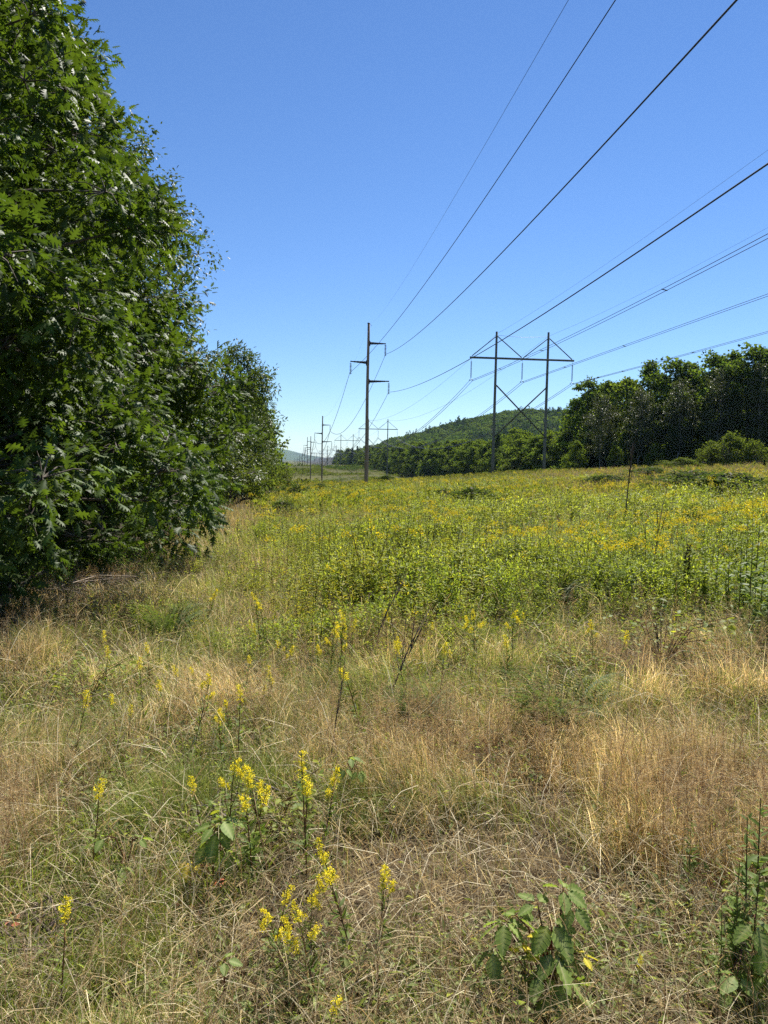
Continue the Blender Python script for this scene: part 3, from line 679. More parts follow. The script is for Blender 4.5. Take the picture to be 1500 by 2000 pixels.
CLEAR = [(on_ground(px, py), rr) for px, py, rr in ((1050, 1850, .42), (1060, 1930, .34), (1080, 1990, .25), (425, 1690, .30), (425, 1760, .25), (1470, 1880, .30), (690, 1520, .15), (240, 1690, .2),
    (60, 1880, .25), (600, 1860, .22), (720, 1800, .2), (530, 1640, .3))]
def clear_f(x, y):
    f = np.ones_like(x)
    for p, rr in CLEAR: f = np.minimum(f, .10 + .9 * sstep(rr * .6, rr * 1.2, np.hypot(x - p[0], y - p[1])))
    return f
def dry_grass():
    acc = Acc()
    # standing stems and blades
    n = 520000; x, y, r = polar(n, 1.05, 30); mm = meadow_mask(x, y)
    ok = (U(0, 1, n) > mm * .88) & ~in_wood_or_shade(x, y); x, y, r = x[ok], y[ok], r[ok]; n = len(x)
    patch = vnoise(x, y, .55, 73); bare = sstep(.25, .5, patch) * .9 + .10
    bare = bare * clear_f(x, y) * (.12 + .88 * sstep(.28, .55, vnoise(x, y, .22, 77)))
    ok = U(0, 1, n) < bare; x, y, r, patch = x[ok], y[ok], r[ok], patch[ok]; n = len(x)
    h = (.09 + .26 * rng.beta(1.6, 2.4, n)) * (.55 + .8 * patch) * (1 + .25 * sstep(6, 14, r)); w = U(.0008, .0022, n) * (1 + r * .15)
    laz = 2.6 + 2.4 * (vnoise(x, y, .8, 74) - .5) * 2 + rng.normal(0, 1.0, n)
    tuft = vnoise(x, y, .22, 77); h = h * (.55 + .45 * sstep(1.6, 4.5, r)) * (.55 + .9 * tuft); c = straw_cols(n, x, y) * 1.38
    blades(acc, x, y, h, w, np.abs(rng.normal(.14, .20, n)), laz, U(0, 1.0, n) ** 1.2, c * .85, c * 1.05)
    # flattened thatch lying in all directions
    n = 30000; x, y, r = polar(n, 1.0, 18); ok = (U(0, 1, n) > meadow_mask(x, y) * .8) & ~in_wood_or_shade(x + .5, y); x, y, r = x[ok], y[ok], r[ok]; n = len(x)
    c = STRAW[rng.integers(0, 4, n)] * U(.20, 1.0, (n, 1))
    blades(acc, x, y, U(.08, .34, n), U(.0009, .0022, n) * (1 + r * .17), U(1.0, 1.45, n), U(0, 6.3, n), U(-.1, .4, n), c, c, z0=ground(x, y) + U(.0, .13, n))
    # long pale culms arching over the rest
    n = 3400; x, y, r = polar(n, 1.2, 16); ok = (U(0, 1, n) > meadow_mask(x, y) * .8) & ~in_wood_or_shade(x, y); x, y, r = x[ok], y[ok], r[ok]; n = len(x)
    c = np.array([.84, .74, .50]) * U(.8, 1.15, (n, 1))
    blades(acc, x, y, U(.28, .65, n) * (.5 + .5 * sstep(1.6, 4, r)), U(.0013, .0024, n) * (1 + r * .14), U(.3, 1.2, n), U(0, 6.3, n), U(.2, .8, n), c * .9, c, z0=ground(x, y) + U(0, .05, n))
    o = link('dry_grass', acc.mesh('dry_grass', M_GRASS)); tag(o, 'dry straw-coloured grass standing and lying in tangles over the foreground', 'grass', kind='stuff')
dry_grass()

def seed_grass():
    """hair grass: hair-thin stems under an open red-brown panicle, and a few spindle seed heads"""
    a = Acc()
    tube(a, [[0, 0, 0], [.01, 0, .28], [.035, .0, .52]], [.0012, .001, .0007], 3, (.40, .26, .13), False)
    nb = 34; D = rand_dir(nb, -.15, .9); t = U(0, 1, nb)
    P = np.stack([.012 + .03 * t, 0 * t, .32 + .22 * t], -1)
    sc = (.085 * (1 - t * .65))[:, None] * np.array([[.16, 1, .16]]) 
    scatter(a, leaf_diamond(.14, 0.02), P, dirs_R(D, U(0, 3, nb)), sc * U(.5, 1.2, (nb, 1)), colvar(nb, (.52, .38, .21), (.76, .65, .42), .3, 1))
    T1 = T_of(a); a = Acc()
    tube(a, [[0, 0, 0], [.02, 0, .25], [.08, .0, .44], [.11, 0, .50], [.15, 0, .55]], [.0009, .0008, .0007, .0020, .0005], 4, (.56, .44, .23), False)
    nb = 16; t = U(0, 1, nb); P = np.stack([.08 + .06 * t, 0 * t, .44 + .10 * t], -1)
    scatter(a, leaf_diamond(.3, .05), P, dirs_R(rand_dir(nb, .2, 1), U(0, 3, nb)), U(.008, .015, nb), colvar(nb, (.56, .44, .23), (.68, .57, .34), .2))
    T2 = T_of(a); acc = Acc()
    n = 27000; x, y, r = polar(n, 1.4, 26); mm = meadow_mask(x, y)
    d = sstep(.42, .68, vnoise(x, y, 1.1, 71)) * .85 + .10
    ok = (U(0, 1, n) < d * clear_f(x, y)) & (U(0, 1, n) > mm * .9) & ~in_wood_or_shade(x, y); x, y, r = x[ok], y[ok], r[ok]; n = len(x)
    s = U(.45, .85, n) * (1 + .012 * r)
    scatter(acc, T1, np.stack([x, y, ground(x, y)], -1), rotm(U(0, 6.3, n), np.abs(rng.normal(0, .2, n)), U(0, 6.3, n)), s, U(.75, 1.25, (n, 1)) * np.ones((1, 3)))
    n = 2400; x, y, r = polar(n, 1.3, 14); ok = (U(0, 1, n) > meadow_mask(x, y) * .9) & ~in_wood_or_shade(x, y); x, y, r = x[ok], y[ok], r[ok]; n = len(x)
    scatter(acc, T2, np.stack([x, y, ground(x, y)], -1), rotm(U(0, 6.3, n), np.abs(rng.normal(0, .35, n)), U(0, 6.3, n)), U(.5, 1.05, n) * (.6 + .4 * sstep(1.5, 4, r)), U(.8, 1.15, (n, 1)) * np.ones((1, 3)))
    o = link('seed_grass', acc.mesh('seed_grass', M_GRASS)); tag(o, 'red-brown haze of fine seeding grass heads between the straw', 'grass', kind='stuff')
seed_grass()

def low_herbs():
    """small green leaves and green tufts low in the grass"""
    acc = Acc()
    n = 150000; x, y, r = polar(n, 1.05, 24); v = vnoise(x, y, .6, 81); v2 = vnoise(x, y, 2.2, 82)
    side = sstep(.5, 2.0, x) * .55 + .25 * (1 - sstep(1.6, 2.6, r))
    ok = (U(0, 1, n) < (sstep(.40, .66, v) * .95 + .08) * (.30 + .70 * sstep(.35, .62, v2) + side)) & ~in_wood_or_shade(x, y); x, y, r = x[ok], y[ok], r[ok]; n = len(x)
    D = rand_dir(n, -.1, .8); s = U(.012, .034, n) * (1 + .07 * r)
    scatter(acc, DIA, np.stack([x, y, ground(x, y) + U(.01, .15, n)], -1), dirs_R(D, rng.normal(0, .6, n)), s[:, None] * np.array([[1.2, 1, 1]]), colvar(n, (.14, .20, .05), (.38, .42, .16), .3, 1))
    n = 110000; x, y, r = polar(n, 1.05, 20); v = vnoise(x, y, .9, 83)
    ok = (U(0, 1, n) < sstep(.36, .66, v) + .10 * (1 - sstep(1.6, 2.8, r))) & ~in_wood_or_shade(x, y); x, y, r = x[ok], y[ok], r[ok]; n = len(x)
    c = np.array([.21, .26, .055]) * U(.7, 1.4, (n, 1))
    blades(acc, x, y, U(.08, .24, n), U(.0016, .0032, n) * (1 + r * .13), np.abs(rng.normal(.3, .3, n)), U(0, 6.3, n), U(.1, .9, n), c * .8, c * 1.1)
    o = link('low_herbs', acc.mesh('low_herbs', M_HERB)); tag(o, 'small green herbs and fresh grass tufts scattered low in the dry grass', 'herbs', kind='stuff')
low_herbs()

def herb_template(h=.9, nl=34, lw=.22, ll=.085, base=(.20, .265, .038), alt=(.52, .55, .11), flower=0, branch=0):
    a = Acc(); tube(a, [[0, 0, 0], [.01, .01, h * .5], [.0, .02, h]], [.0035, .003, .0015], 3, (.13, .11, .05), False)
    t = U(.12, 1, nl); ang = np.arange(nl) * 2.4; P = np.stack([.005 * np.cos(ang), .005 * np.sin(ang), h * t], -1)
    D = np.stack([np.cos(ang), np.sin(ang), U(.1, 1.1, nl)], -1); s = ll * (1.25 - .75 * t) * U(.7, 1.2, nl)
    scatter(a, leaf_diamond(lw, .06), P, dirs_R(D, rng.normal(0, .35, nl)), s, colvar(nl, base, alt, .2, .9))
    if flower:
        f = U(0, 1, flower); an = U(0, 6.3, flower); rr = (1 - f) * .055 * h
        P = np.stack([rr * np.cos(an) + .0, rr * np.sin(an) + .02, h * (.86 + .18 * f)], -1)
        scatter(a, leaf_diamond(.7, .15), P, dirs_R(rand_dir(flower, .0, 1), U(0, 3, flower)), U(.014, .026, flower), colvar(flower, (.76, .58, .03), (.60, .56, .06), .15))
    return T_of(a)
def meadow():
    Tn = [herb_template(.95), herb_template(.8, 30, .26, .08), herb_template(1.05, 40, .16, .08, (.13, .175, .03), (.26, .29, .05)),
          herb_template(.7, 26, .34, .07, (.16, .22, .05), (.36, .40, .10))]
    Tf = [herb_template(.9, 26, .2, .08, flower=26), herb_template(.75, 22, .2, .08, flower=18)]
    def lump(n, s, base, alt):
        a = Acc(); d = rand_dir(n, 0, 1); D = d * .6 + rand_dir(n) * .6 + np.array([0, 0, .5])
        scatter(a, leaf_diamond(.45, .1), d * U(.35, 1.05, (n, 1)) * np.array([.5, .5, .9]), dirs_R(D, rng.normal(0, .6, n)), s * U(.6, 1.3, n), colvar(n, base, alt, .2, 1)); return T_of(a)
    Tl = [lump(60, .20, (.16, .20, .034), (.34, .34, .055)), lump(60, .17, (.15, .185, .03), (.30, .31, .05)), lump(60, .15, (.085, .12, .03), (.17, .20, .05))]
    def bushy(h, nst, base, alt):
        a = Acc()
        for s_ in range(nst):
            an = U(0, 6.3); sp = U(.05, .28); q = np.array([sp * cos(an), sp * sin(an), h * U(.65, 1.05)])
            tube(a, [[0, 0, 0], q * [.4, .4, .6], q], [.003, .002, .0012], 3, (.15, .14, .05), False)
            m_ = 15; t = U(.25, 1.02, m_)[:, None]; P = q * np.concatenate([t ** 1.4, t ** 1.4, t], 1) + rng.normal(0, .02, (m_, 3))
            scatter(a, leaf_diamond(.34, .08), P, dirs_R(rand_dir(m_, -.2, 1), rng.normal(0, .5, m_)), U(.035, .075, m_), colvar(m_, base, alt, .25, .9))
        return T_of(a)
    Tb = [bushy(.85, 7, (.21, .27, .038), (.54, .57, .12)), bushy(.7, 8, (.19, .25, .04), (.50, .53, .13)), bushy(.95, 6, (.14, .19, .03), (.30, .33, .05))]
    acc = Acc()
    n = 9500; x, y, r = polar(n, 4.8, 60); mm = meadow_mask(x, y)
    ok = (U(0, 1, n) < mm ** .7) & (vnoise(x, y, 1.3, 98) > .22); x, y, r = x[ok], y[ok], r[ok]; n = len(x)
    h_ = (.26 + .84 * vnoise(x, y, 1.1, 98) * (.5 + .5 * vnoise(x, y, 4.5, 99))) * (.45 + .55 * mm[ok]); s = U(.75, 1.2, n) * h_ * (1 + .004 * r); kk = rng.integers(0, 3, n); v = vnoise(x, y, 2.6, 92)
    drift = np.stack([.85 + .55 * v, .98 + .28 * v, .8 + .4 * v], -1) * U(.85, 1.25, (n, 1))
    for i in range(3):
        q = kk == i; k_ = int(q.sum()); S3 = np.stack([s * (1 + .02 * r), s * (1 + .02 * r), s], -1)[q]
        scatter(acc, Tb[i], np.stack([x, y, ground(x, y)], -1)[q], rotm(U(0, 6.3, k_), np.abs(rng.normal(0, .2, k_)), U(0, 6.3, k_)), S3, drift[q])
    n = 9500; x, y, r = polar(n, 4.8, 70); mm = meadow_mask(x, y)
    ok = (U(0, 1, n) < mm) & (vnoise(x, y, .9, 91) > .22); x, y, r = x[ok], y[ok], r[ok]; n = len(x)
    v = vnoise(x, y, 2.6, 92); v3 = vnoise(x, y, 5.5, 94); k = (U(0, 3.2, n) * .45 + v * 2.6).astype(int).clip(0, 3)
    fl = U(0, 1, n) < .04 + .22 * sstep(.52, .78, vnoise(x, y, 4.2, 93)) * sstep(8.5, 12, r)
    s = U(.5, 1.0, n) * (.28 + .40 * v3 + .58 * vnoise(x, y, 1.1, 98)) * (1 + .005 * r) * (.62 + .38 * sstep(.2, .8, mm[ok]))
    wide = s * (1.25 + .030 * r)
    S3 = np.stack([wide, wide, s], -1); R_ = rotm(U(0, 6.3, n), np.abs(rng.normal(0, .22, n)), U(0, 6.3, n)); pos = np.stack([x, y, ground(x, y)], -1)
    drift = np.stack([.9 + .5 * v3, 1.0 + .25 * v, .8 + .4 * v], -1) * U(.85, 1.2, (n, 1))
    for i in range(4):
        q = (k == i) & ~fl; scatter(acc, Tn[i], pos[q], R_[q], S3[q], drift[q])
    for i in range(2):
        q = fl & ((k % 2) == i); scatter(acc, Tf[i], pos[q], R_[q], S3[q], None)
    # farther on, whole tufts
    n = 17000; x, y, r = polar(n, 26, 200); mm = meadow_mask(x, y); ok = (x > -1.2) & (x < 66) & (U(0, 1, n) < .35 + .65 * mm); x, y, r = x[ok], y[ok], r[ok]; n = len(x)
    kk = rng.integers(0, 2, n); kk[vnoise(x, y, 5, 95) > .72] = 2; s = U(.35, .75, n) * (1 + .25 * (kk == 2))
    v = vnoise(x, y, 8, 96); tn = np.stack([.8 + .55 * v, .9 + .15 * v, .85 + .5 * v], -1) * U(.8, 1.2, (n, 1))
    for i in range(3):
        q = kk == i; scatter(acc, Tl[i], np.stack([x, y, ground(x, y) - .03], -1)[q], rotm(U(0, 6.3, int(q.sum())), np.zeros(int(q.sum())), np.zeros(int(q.sum()))), s[q], tn[q])
    o = link('meadow_plants', acc.mesh('meadow_plants', M_HERB)); tag(o, 'waist-high green goldenrod and meadow weeds filling the right half of the clearing', 'meadow', kind='stuff')
    # yellow flower heads and white umbels floating over the meadow
    a = Acc(); nf = 46; P = np.stack([rng.normal(0, .05, nf), rng.normal(0, .05, nf), rng.normal(0, .022, nf)], -1)
    scatter(a, leaf_diamond(.8, .15), P, dirs_R(rand_dir(nf, 0, 1), U(0, 3, nf)), U(.014, .028, nf), colvar(nf, (.78, .60, .03), (.60, .58, .06), .15)); TY = T_of(a)
    acc = Acc(); n = 7200; x, y, r = polar(n, 7.5, 75); mm = meadow_mask(x, y); g_ = vnoise(x, y, 3.0, 97)
    ok = (U(0, 1, n) < mm * (.05 + .38 * sstep(.52, .84, g_)) * sstep(7, 11, r)); x, y, r = x[ok], y[ok], r[ok]; n = len(x)
    s = U(.5, 1.3, n) * (1 + .02 * r)
    scatter(acc, TY, np.stack([x, y, ground(x, y) + (.34 + .38 * vnoise(x, y, 5.5, 94) + .30 * vnoise(x, y, 1.1, 98)) * U(.85, 1.15, n)], -1), rotm(U(0, 6.3, n), U(0, .3, n), U(0, 6.3, n)), s * .8, None)
    o = link('goldenrod_flowers', acc.mesh('goldenrod_flowers', M_FLOWER)); tag(o, 'drifts of small yellow flower heads over the green meadow', 'flowers', kind='stuff')
    # pale dry grass on the rise to the right
    acc = Acc(); n = 46000; x, y, r = polar(n, 14, 110, -20, 37); mm = meadow_mask(x, y)
    ok = (U(0, 1, n) < (1 - mm) * .9 + .12) & (x > 3) & (x < 64); x, y, r = x[ok], y[ok], r[ok]; n = len(x)
    c = np.array([.36, .27, .15]) * U(.7, 1.3, (n, 1)); blades(acc, x, y, U(.3, .8, n), .0035 * (1 + r * .10), U(0, .5, n), U(0, 6.3, n), U(0, .6, n), c * .8, c)
    n = 14000; x, y, r = polar(n, 16, 90, -37, 5); ok = (x > -2.4) & (x < 2.0 + .02 * y); x, y, r = x[ok], y[ok], r[ok]; n = len(x)
    c = np.array([.40, .33, .15]) * U(.7, 1.25, (n, 1)); blades(acc, x, y, U(.3, .7, n), .003 * (1 + r * .12), U(0, .5, n), U(0, 6.3, n), U(0, .6, n), c * .8, c)
    o = link('pale_grass', acc.mesh('pale_grass', M_GRASS)); tag(o, 'pale pinkish dry grass on the rise to the right and along the left wood edge', 'grass', kind='stuff')
meadow()

def shade_darkened_litter():
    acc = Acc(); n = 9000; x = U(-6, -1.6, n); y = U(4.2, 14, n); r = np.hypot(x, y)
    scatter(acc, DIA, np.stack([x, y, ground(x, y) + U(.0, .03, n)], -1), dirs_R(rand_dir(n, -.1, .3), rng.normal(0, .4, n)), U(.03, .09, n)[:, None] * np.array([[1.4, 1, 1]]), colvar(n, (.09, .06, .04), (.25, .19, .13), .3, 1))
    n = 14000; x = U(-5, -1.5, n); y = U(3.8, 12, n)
    c = straw_cols(n, x, y) * .30; blades(acc, x, y, U(.08, .32, n), U(.003, .006, n), U(.1, .9, n), U(0, 6.3, n), U(.1, .9, n), c * .8, c)  # litter and blade colours kept dark, painting in the oak's shadow
    o = link('shade_darkened_litter', acc.mesh('shade_darkened_litter', M_GRASS)); tag(o, 'fallen brown leaves and grass, coloured dark for the shade under the nearest oak', 'leaf litter', kind='stuff')
shade_darkened_litter()

# ------------------------------------------------------------------ goldenrod plants one can point at
def goldenrod(h, heads, bushy=1.0):
    """heads: list of (x, y, z0, z1) flower spikes; returns parts stem, leaves, flowers"""
    st = Acc(); lf = Acc(); fls = []; sc = (.16, .10, .05)
    tube(st, [[0, 0, -.02], [.008, .004, h * .35], [0, 0, h * .7], [heads[0][0], heads[0][1], heads[0][3]]], [.004, .0036, .003, .0012], 5, sc, False)
    for hx, hy, z0, z1 in heads[1:]:
        tube(st, [[0, 0, z0 * .72], [hx * .7, hy * .7, z0 * .9], [hx, hy, z1]], [.0025, .002, .001], 4, sc, False)
    nl = int(46 * bushy * h / .6); t = U(.04, .93, nl); an = np.arange(nl) * 2.4
    P = np.stack([.004 * np.cos(an), .004 * np.sin(an), h * t * .96], -1); D = np.stack([np.cos(an), np.sin(an), U(.2, 1.3, nl)], -1)
    scatter(lf, leaf_ovate(3, .24, .08), P, dirs_R(D, rng.normal(0, .3, nl)), .075 * (1.25 - .85 * t) * U(.7, 1.2, nl), colvar(nl, (.105, .165, .030), (.24, .30, .05), .25, .8))
    for hx, hy, z0, z1 in [(a_, b_, z1_ - (z1_ - z0_) * .62, z1_) for a_, b_, z0_, z1_ in heads]:
        nl = 12; t = U(0, 1, nl); an = U(0, 6.3, nl); P = np.stack([hx + 0 * t, hy + 0 * t, z0 * .8 + (z1 - z0 * .8) * t], -1)
        scatter(lf, leaf_ovate(3, .24, .08), P, dirs_R(np.stack([np.cos(an), np.sin(an), U(.4, 1.3, nl)], -1), rng.normal(0, .3, nl)), U(.018, .036, nl), colvar(nl, (.13, .19, .03), (.28, .34, .05), .2))
        nb = int(11 + 60 * (z1 - z0)); t = (np.arange(nb) + U(0, .6, nb)) / nb; an = np.arange(nb) * 2.2
        rad = (.019 * (1 - t * .6)) * U(.3, 1.4, nb); bx_ = U(-.05, .05); C = np.stack([hx + rad * np.cos(an) + bx_ * t * t, hy + rad * np.sin(an), z0 + (z1 - z0) * (t + U(-.08, .08, nb))], -1)
        fl = Acc(); fls.append(fl)
        m_ = 13; cc = np.repeat(C, m_, 0) + rng.normal(0, .0055, (nb * m_, 3)); k = nb * m_
        scatter(fl, leaf_diamond(.75, .2), cc, dirs_R(rand_dir(k, -.3, 1), U(0, 3, k)), U(.005, .0105, k), colvar(k, (.95, .80, .04), (.85, .80, .10), .12))
    return [('stem', st.mesh('goldenrod_stem', M_HERB)), ('leaves', lf.mesh('goldenrod_leaves', M_HERB)), *[('flower_head', fl.mesh('goldenrod_flower_head', M_FLOWER)) for fl in fls]]
GR = [goldenrod(.62, [(0, 0, .50, .64)]),
      goldenrod(.60, [(0, 0, .48, .62), (.045, .01, .47, .56), (-.04, .02, .42, .50)]),
      goldenrod(.66, [(0, 0, .50, .68), (.07, .0, .46, .60), (-.065, .01, .44, .56), (.02, .05, .40, .52), (.10, -.02, .42, .50)], 1.3),
      goldenrod(.55, [(0, 0, .40, .57)], .8), goldenrod(.70, [(0, 0, .52, .72), (.03, .02, .50, .60)], 1.2)]
GH = [.64, .62, .68, .57, .72]
def gr(px, py, kind, label, s=1.0, group=None, tilt=0.0, rz=None):
    h = GH[kind] * s; p = on_ground(px, py, h * cos(tilt))
    o = put('goldenrod_plant', GR[kind], p, label, 'goldenrod', group, U(0, 6) if rz is None else rz, s)
    o.rotation_euler = (U(-.3, .3), U(-.1, .35), o.rotation_euler[2]); return o
for a in [(438, 1485, 1, 'goldenrod with rounded yellow heads at the left of the row above the drooping bramble', .75),
          (411, 1512, 3, 'short single goldenrod spike at the left end of the row above the drooping bramble', .7),
          (500, 1492, 0, 'slim upright goldenrod spike between the left heads and the middle clump', .8),
          (532, 1496, 1, 'goldenrod with a flat cluster of heads in the middle of the near row', .8),
          (472, 1512, 3, 'pale thin goldenrod spike, barely in bloom, in the near row', .75),
          (604, 1476, 4, 'tallest goldenrod spike at the right of the near row', .8),
          (622, 1515, 1, 'low goldenrod heads at the right end of the near row', .72),
          (590, 1510, 3, 'single goldenrod spike just left of the tallest one in the near row', .7),
          (716, 1652, 2, 'large branching goldenrod standing alone right of centre in the foreground', .68),
          (738, 1690, 1, 'goldenrod leaning against the large branching one in the foreground', .6),
          (640, 1758, 2, 'dense orange-yellow goldenrod cluster in the bottom centre of the foreground', .58),
          (606, 1735, 1, 'small goldenrod head rising above the bottom centre cluster', .55),
          (583, 1768, 1, 'goldenrod with bead-like florets at the left of the bottom centre cluster', .55),
          (521, 1742, 3, 'thin greenish goldenrod spike left of the bottom centre cluster', .6),
          (600, 1968, 0, 'goldenrod tip poking up at the very bottom edge', .5),
          (1244, 1872, 3, 'small goldenrod lying sideways in the grass right of the large bramble', .35),
          (118, 1770, 3, 'yellow-green budding goldenrod stalk by the dead twigs at the lower left', .7),
          (10, 1572, 3, 'budding goldenrod stalk at the left picture edge', .8),
          (180, 1520, 3, 'faint greenish goldenrod stalk in the red-brown grass on the left', .8)]:
    gr(a[0], a[1], a[2], a[3], a[4], tilt=.06)
for px, py, k in [(433, 1372, 1), (452, 1345, 0), (237, 1362, 0), (246, 1385, 3), (278, 1410, 3), (254, 1330, 3), (128, 1355, 3), (197, 1265, 3), (152, 1208, 0), (230, 1232, 3), (292, 1245, 3), (284, 1290, 0),
                  (346, 1262, 0), (350, 1295, 3), (375, 1322, 1), (392, 1295, 0), (408, 1288, 0), (418, 1322, 3), (430, 1262, 1), (448, 1228, 4), (444, 1188, 4), (462, 1278, 4), (474, 1285, 0), (478, 1215, 3),
                  (498, 1250, 1), (512, 1280, 2), (522, 1285, 4), (535, 1265, 2), (548, 1262, 1), (560, 1250, 1), (578, 1330, 3), (462, 1345, 3), (512, 1330, 3), (340, 1325, 3), (532, 1420, 1), (500, 1212, 1), (488, 1222, 3),
                  (393, 1150, 1), (424, 1172, 1), (510, 1155, 4), (525, 1170, 0), (600, 1228, 0), (640, 1225, 1), (660, 1190, 4), (672, 1205, 4), (652, 1215, 0), (688, 1215, 3), (620, 1250, 1), (678, 1250, 1), (634, 1255, 0),
                  (755, 1190, 1), (748, 1228, 0), (770, 1250, 1), (725, 1285, 0), (727, 1325, 0), (697, 1315, 3), (790, 1245, 1), (815, 1240, 0), (800, 1255, 3), (865, 1210, 3), (858, 1260, 0), (872, 1262, 3),
                  (934, 1180, 2), (1000, 1193, 1), (1040, 1180, 4), (1038, 1200, 0), (998, 1232, 3), (1165, 1218, 1), (1150, 1212, 3), (1130, 1230, 1), (1190, 1228, 3), (1335, 1145, 1)]:
    if (px * 7 + py * 3) % 4 == 0: continue
    left = px < 330; mid = px < 600
    gr(px, py, k, 'goldenrod spike in the dry grass in front of the shaded shrubs on the left' if left else 'goldenrod spike in the drift of many left of centre' if mid else 'goldenrod spike along the front edge of the green meadow', U(.55, .9),
       'goldenrod in the grass on the left' if left else 'goldenrod drift left of centre' if mid else 'goldenrod along the meadow front', .12)

# ------------------------------------------------------------------ brambles with pleated, toothed leaflets
def leaflet_T(n=13, w=.58, base=(.19, .27, .06), alt=(.38, .44, .16)):
    V = []; L = []; N = []; C = []; t = np.linspace(0, 1, n + 1)
    for k, a in enumerate(t): V.append((0, a, -.10 * a * a)); C.append(alt)
    for s in (1, -1):
        rows = []
        for k in range(n + 1):
            a = t[k]; hw = w * .5 * max(0, sin(pi * a ** .72)) ** .8 * (1 - .35 * a ** 3); row = []
            for j, f in enumerate((.5, 1.0)):
                yy = a + .13 * f * (1 if k < n else 0) * (1 - a * .5); pl = .034 * (1 if k % 2 else -1) * f
                tooth = (1.10 if k % 2 else .92) if j else 1
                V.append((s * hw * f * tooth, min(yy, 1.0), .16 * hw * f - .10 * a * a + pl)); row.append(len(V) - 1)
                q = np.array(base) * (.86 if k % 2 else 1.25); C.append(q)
            rows.append(row)
        for k in range(n):
            for p in ([k, rows[k][0], rows[k + 1][0], k + 1], [rows[k][0], rows[k][1], rows[k + 1][1], rows[k + 1][0]]):
                L += p if s > 0 else p[::-1]; N.append(4)
    return (np.array(V, float), np.array(L), np.array(N), np.array(C, float))
LT = leaflet_T()
def bramble(base, leaves, label, canes, yellow=()):
    """leaves: (px, py, Y, size, facing azimuth deg, droop)"""
    r = empty('bramble_plant', base, label, 'bramble'); b = np.array(base)
    ys = [l[1] for l in leaves]; y0, y1 = min(ys), max(ys)
    for i, (px, py, Y, s, az, droop, k) in enumerate(leaves):
        h = .33 - .18 * (py - y0) / max(y1 - y0, 60); p = on_ground(px, py, h) + [0, 0, h] - b
        c = Acc(); q = b * 0 + [U(-.03, .03), U(-.03, .03), 0]
        tube(c, [q, (q * .4 + p * .6) + [0, 0, .05], p], [.0035, .0025, .0015], 5, (.16, .07, .05), False); link('cane', c.mesh('cane', M_HERB), r)
        a = Acc(); angs = {3: (0, 72, -72), 5: (0, 55, -55, 115, -115)}[k]
        D = []; S = []
        for j, g in enumerate(angs):
            th = radians(az + g); D.append((sin(th), cos(th), -droop + U(-.15, .15))); S.append(.78 * s * (1.15 if j == 0 else .95) * U(.9, 1.1))
        D = np.array(D); n = len(D); cm = U(.85, 1.15, (n, 1)) * np.ones((1, 3))
        if i in yellow: cm = cm * np.array([3.0, 1.9, .7])
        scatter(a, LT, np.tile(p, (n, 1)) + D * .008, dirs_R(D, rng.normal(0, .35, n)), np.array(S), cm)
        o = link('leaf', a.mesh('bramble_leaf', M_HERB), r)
        if i in yellow: o['label'] = 'yellowing leaf of the bramble'
bp = on_ground(1065, 1935)
bramble(bp, [(985, 1800, 2.30, .100, 200, .5, 5), (962, 1850, 2.18, .095, 190, .9, 3), (1008, 1790, 2.36, .085, 60, .3, 3), (1050, 1768, 2.36, .085, 330, .2, 3), (1075, 1800, 2.30, .125, 160, .6, 3),
             (1100, 1738, 2.46, .09, 80, .3, 5), (1118, 1765, 2.40, .085, 150, .8, 3), (1082, 1858, 2.20, .12, 175, .5, 5), (1110, 1915, 2.08, .11, 150, .5, 3), (1062, 1900, 2.12, .08, 230, .8, 3),
             (1020, 1868, 2.2, .06, 40, .2, 3), (1135, 1868, 2.18, .055, 90, .3, 3), (1090, 1945, 2.02, .10, 190, .7, 3), (1060, 1835, 2.28, .055, 20, .1, 3)],
        'large bramble with pleated green leaves at the lower right of centre', None, (10, 11, 13))
bp = on_ground(425, 1745)
bramble(bp, [(432, 1602, 2.95, .12, 75, .35, 3), (425, 1620, 2.92, .115, 200, 1.1, 3), (412, 1640, 2.88, .11, 235, .9, 3), (440, 1650, 2.86, .10, 150, 1.5, 3), (420, 1612, 2.9, .09, 290, .3, 3), (368, 1680, 2.85, .09, 180, 1.0, 3)],
        'bramble with drooping toothed leaves left of centre below the row of goldenrods', None, (5,))
bp = on_ground(240, 1700)
bramble(bp, [(205, 1635, 3.0, .07, 270, .4, 3), (238, 1690, 2.9, .075, 170, .7, 3), (270, 1640, 3.0, .055, 60, .3, 3)], 'small pale bramble sprig in the grass left of the drooping bramble', None)
bp = on_ground(1470, 1830)
bramble(bp, [(1475, 1800, 2.35, .10, 190, .7, 3), (1440, 1905, 2.15, .08, 240, .3, 3), (1420, 1925, 2.12, .07, 220, .4, 3), (1490, 1850, 2.3, .09, 150, .8, 3), (1498, 1905, 2.2, .09, 180, .6, 3)], 'dark bramble at the right picture edge near the bottom', None)
bp = on_ground(440, 1985)
bramble(bp, [(437, 1878, 2.15, .05, 100, .2, 3), (425, 1960, 2.0, .05, 220, .3, 3)], 'tiny single-leaf bramble shoot near the bottom left of centre', None)
bp = on_ground(690, 1530)
bramble(bp, [(683, 1480, 3.65, .07, 100, .5, 3), (672, 1500, 3.6, .06, 200, .8, 3), (700, 1505, 3.6, .06, 160, .9, 3)], 'little grey-green bramble sprig in the red-brown grass right of the tallest near goldenrod', None)

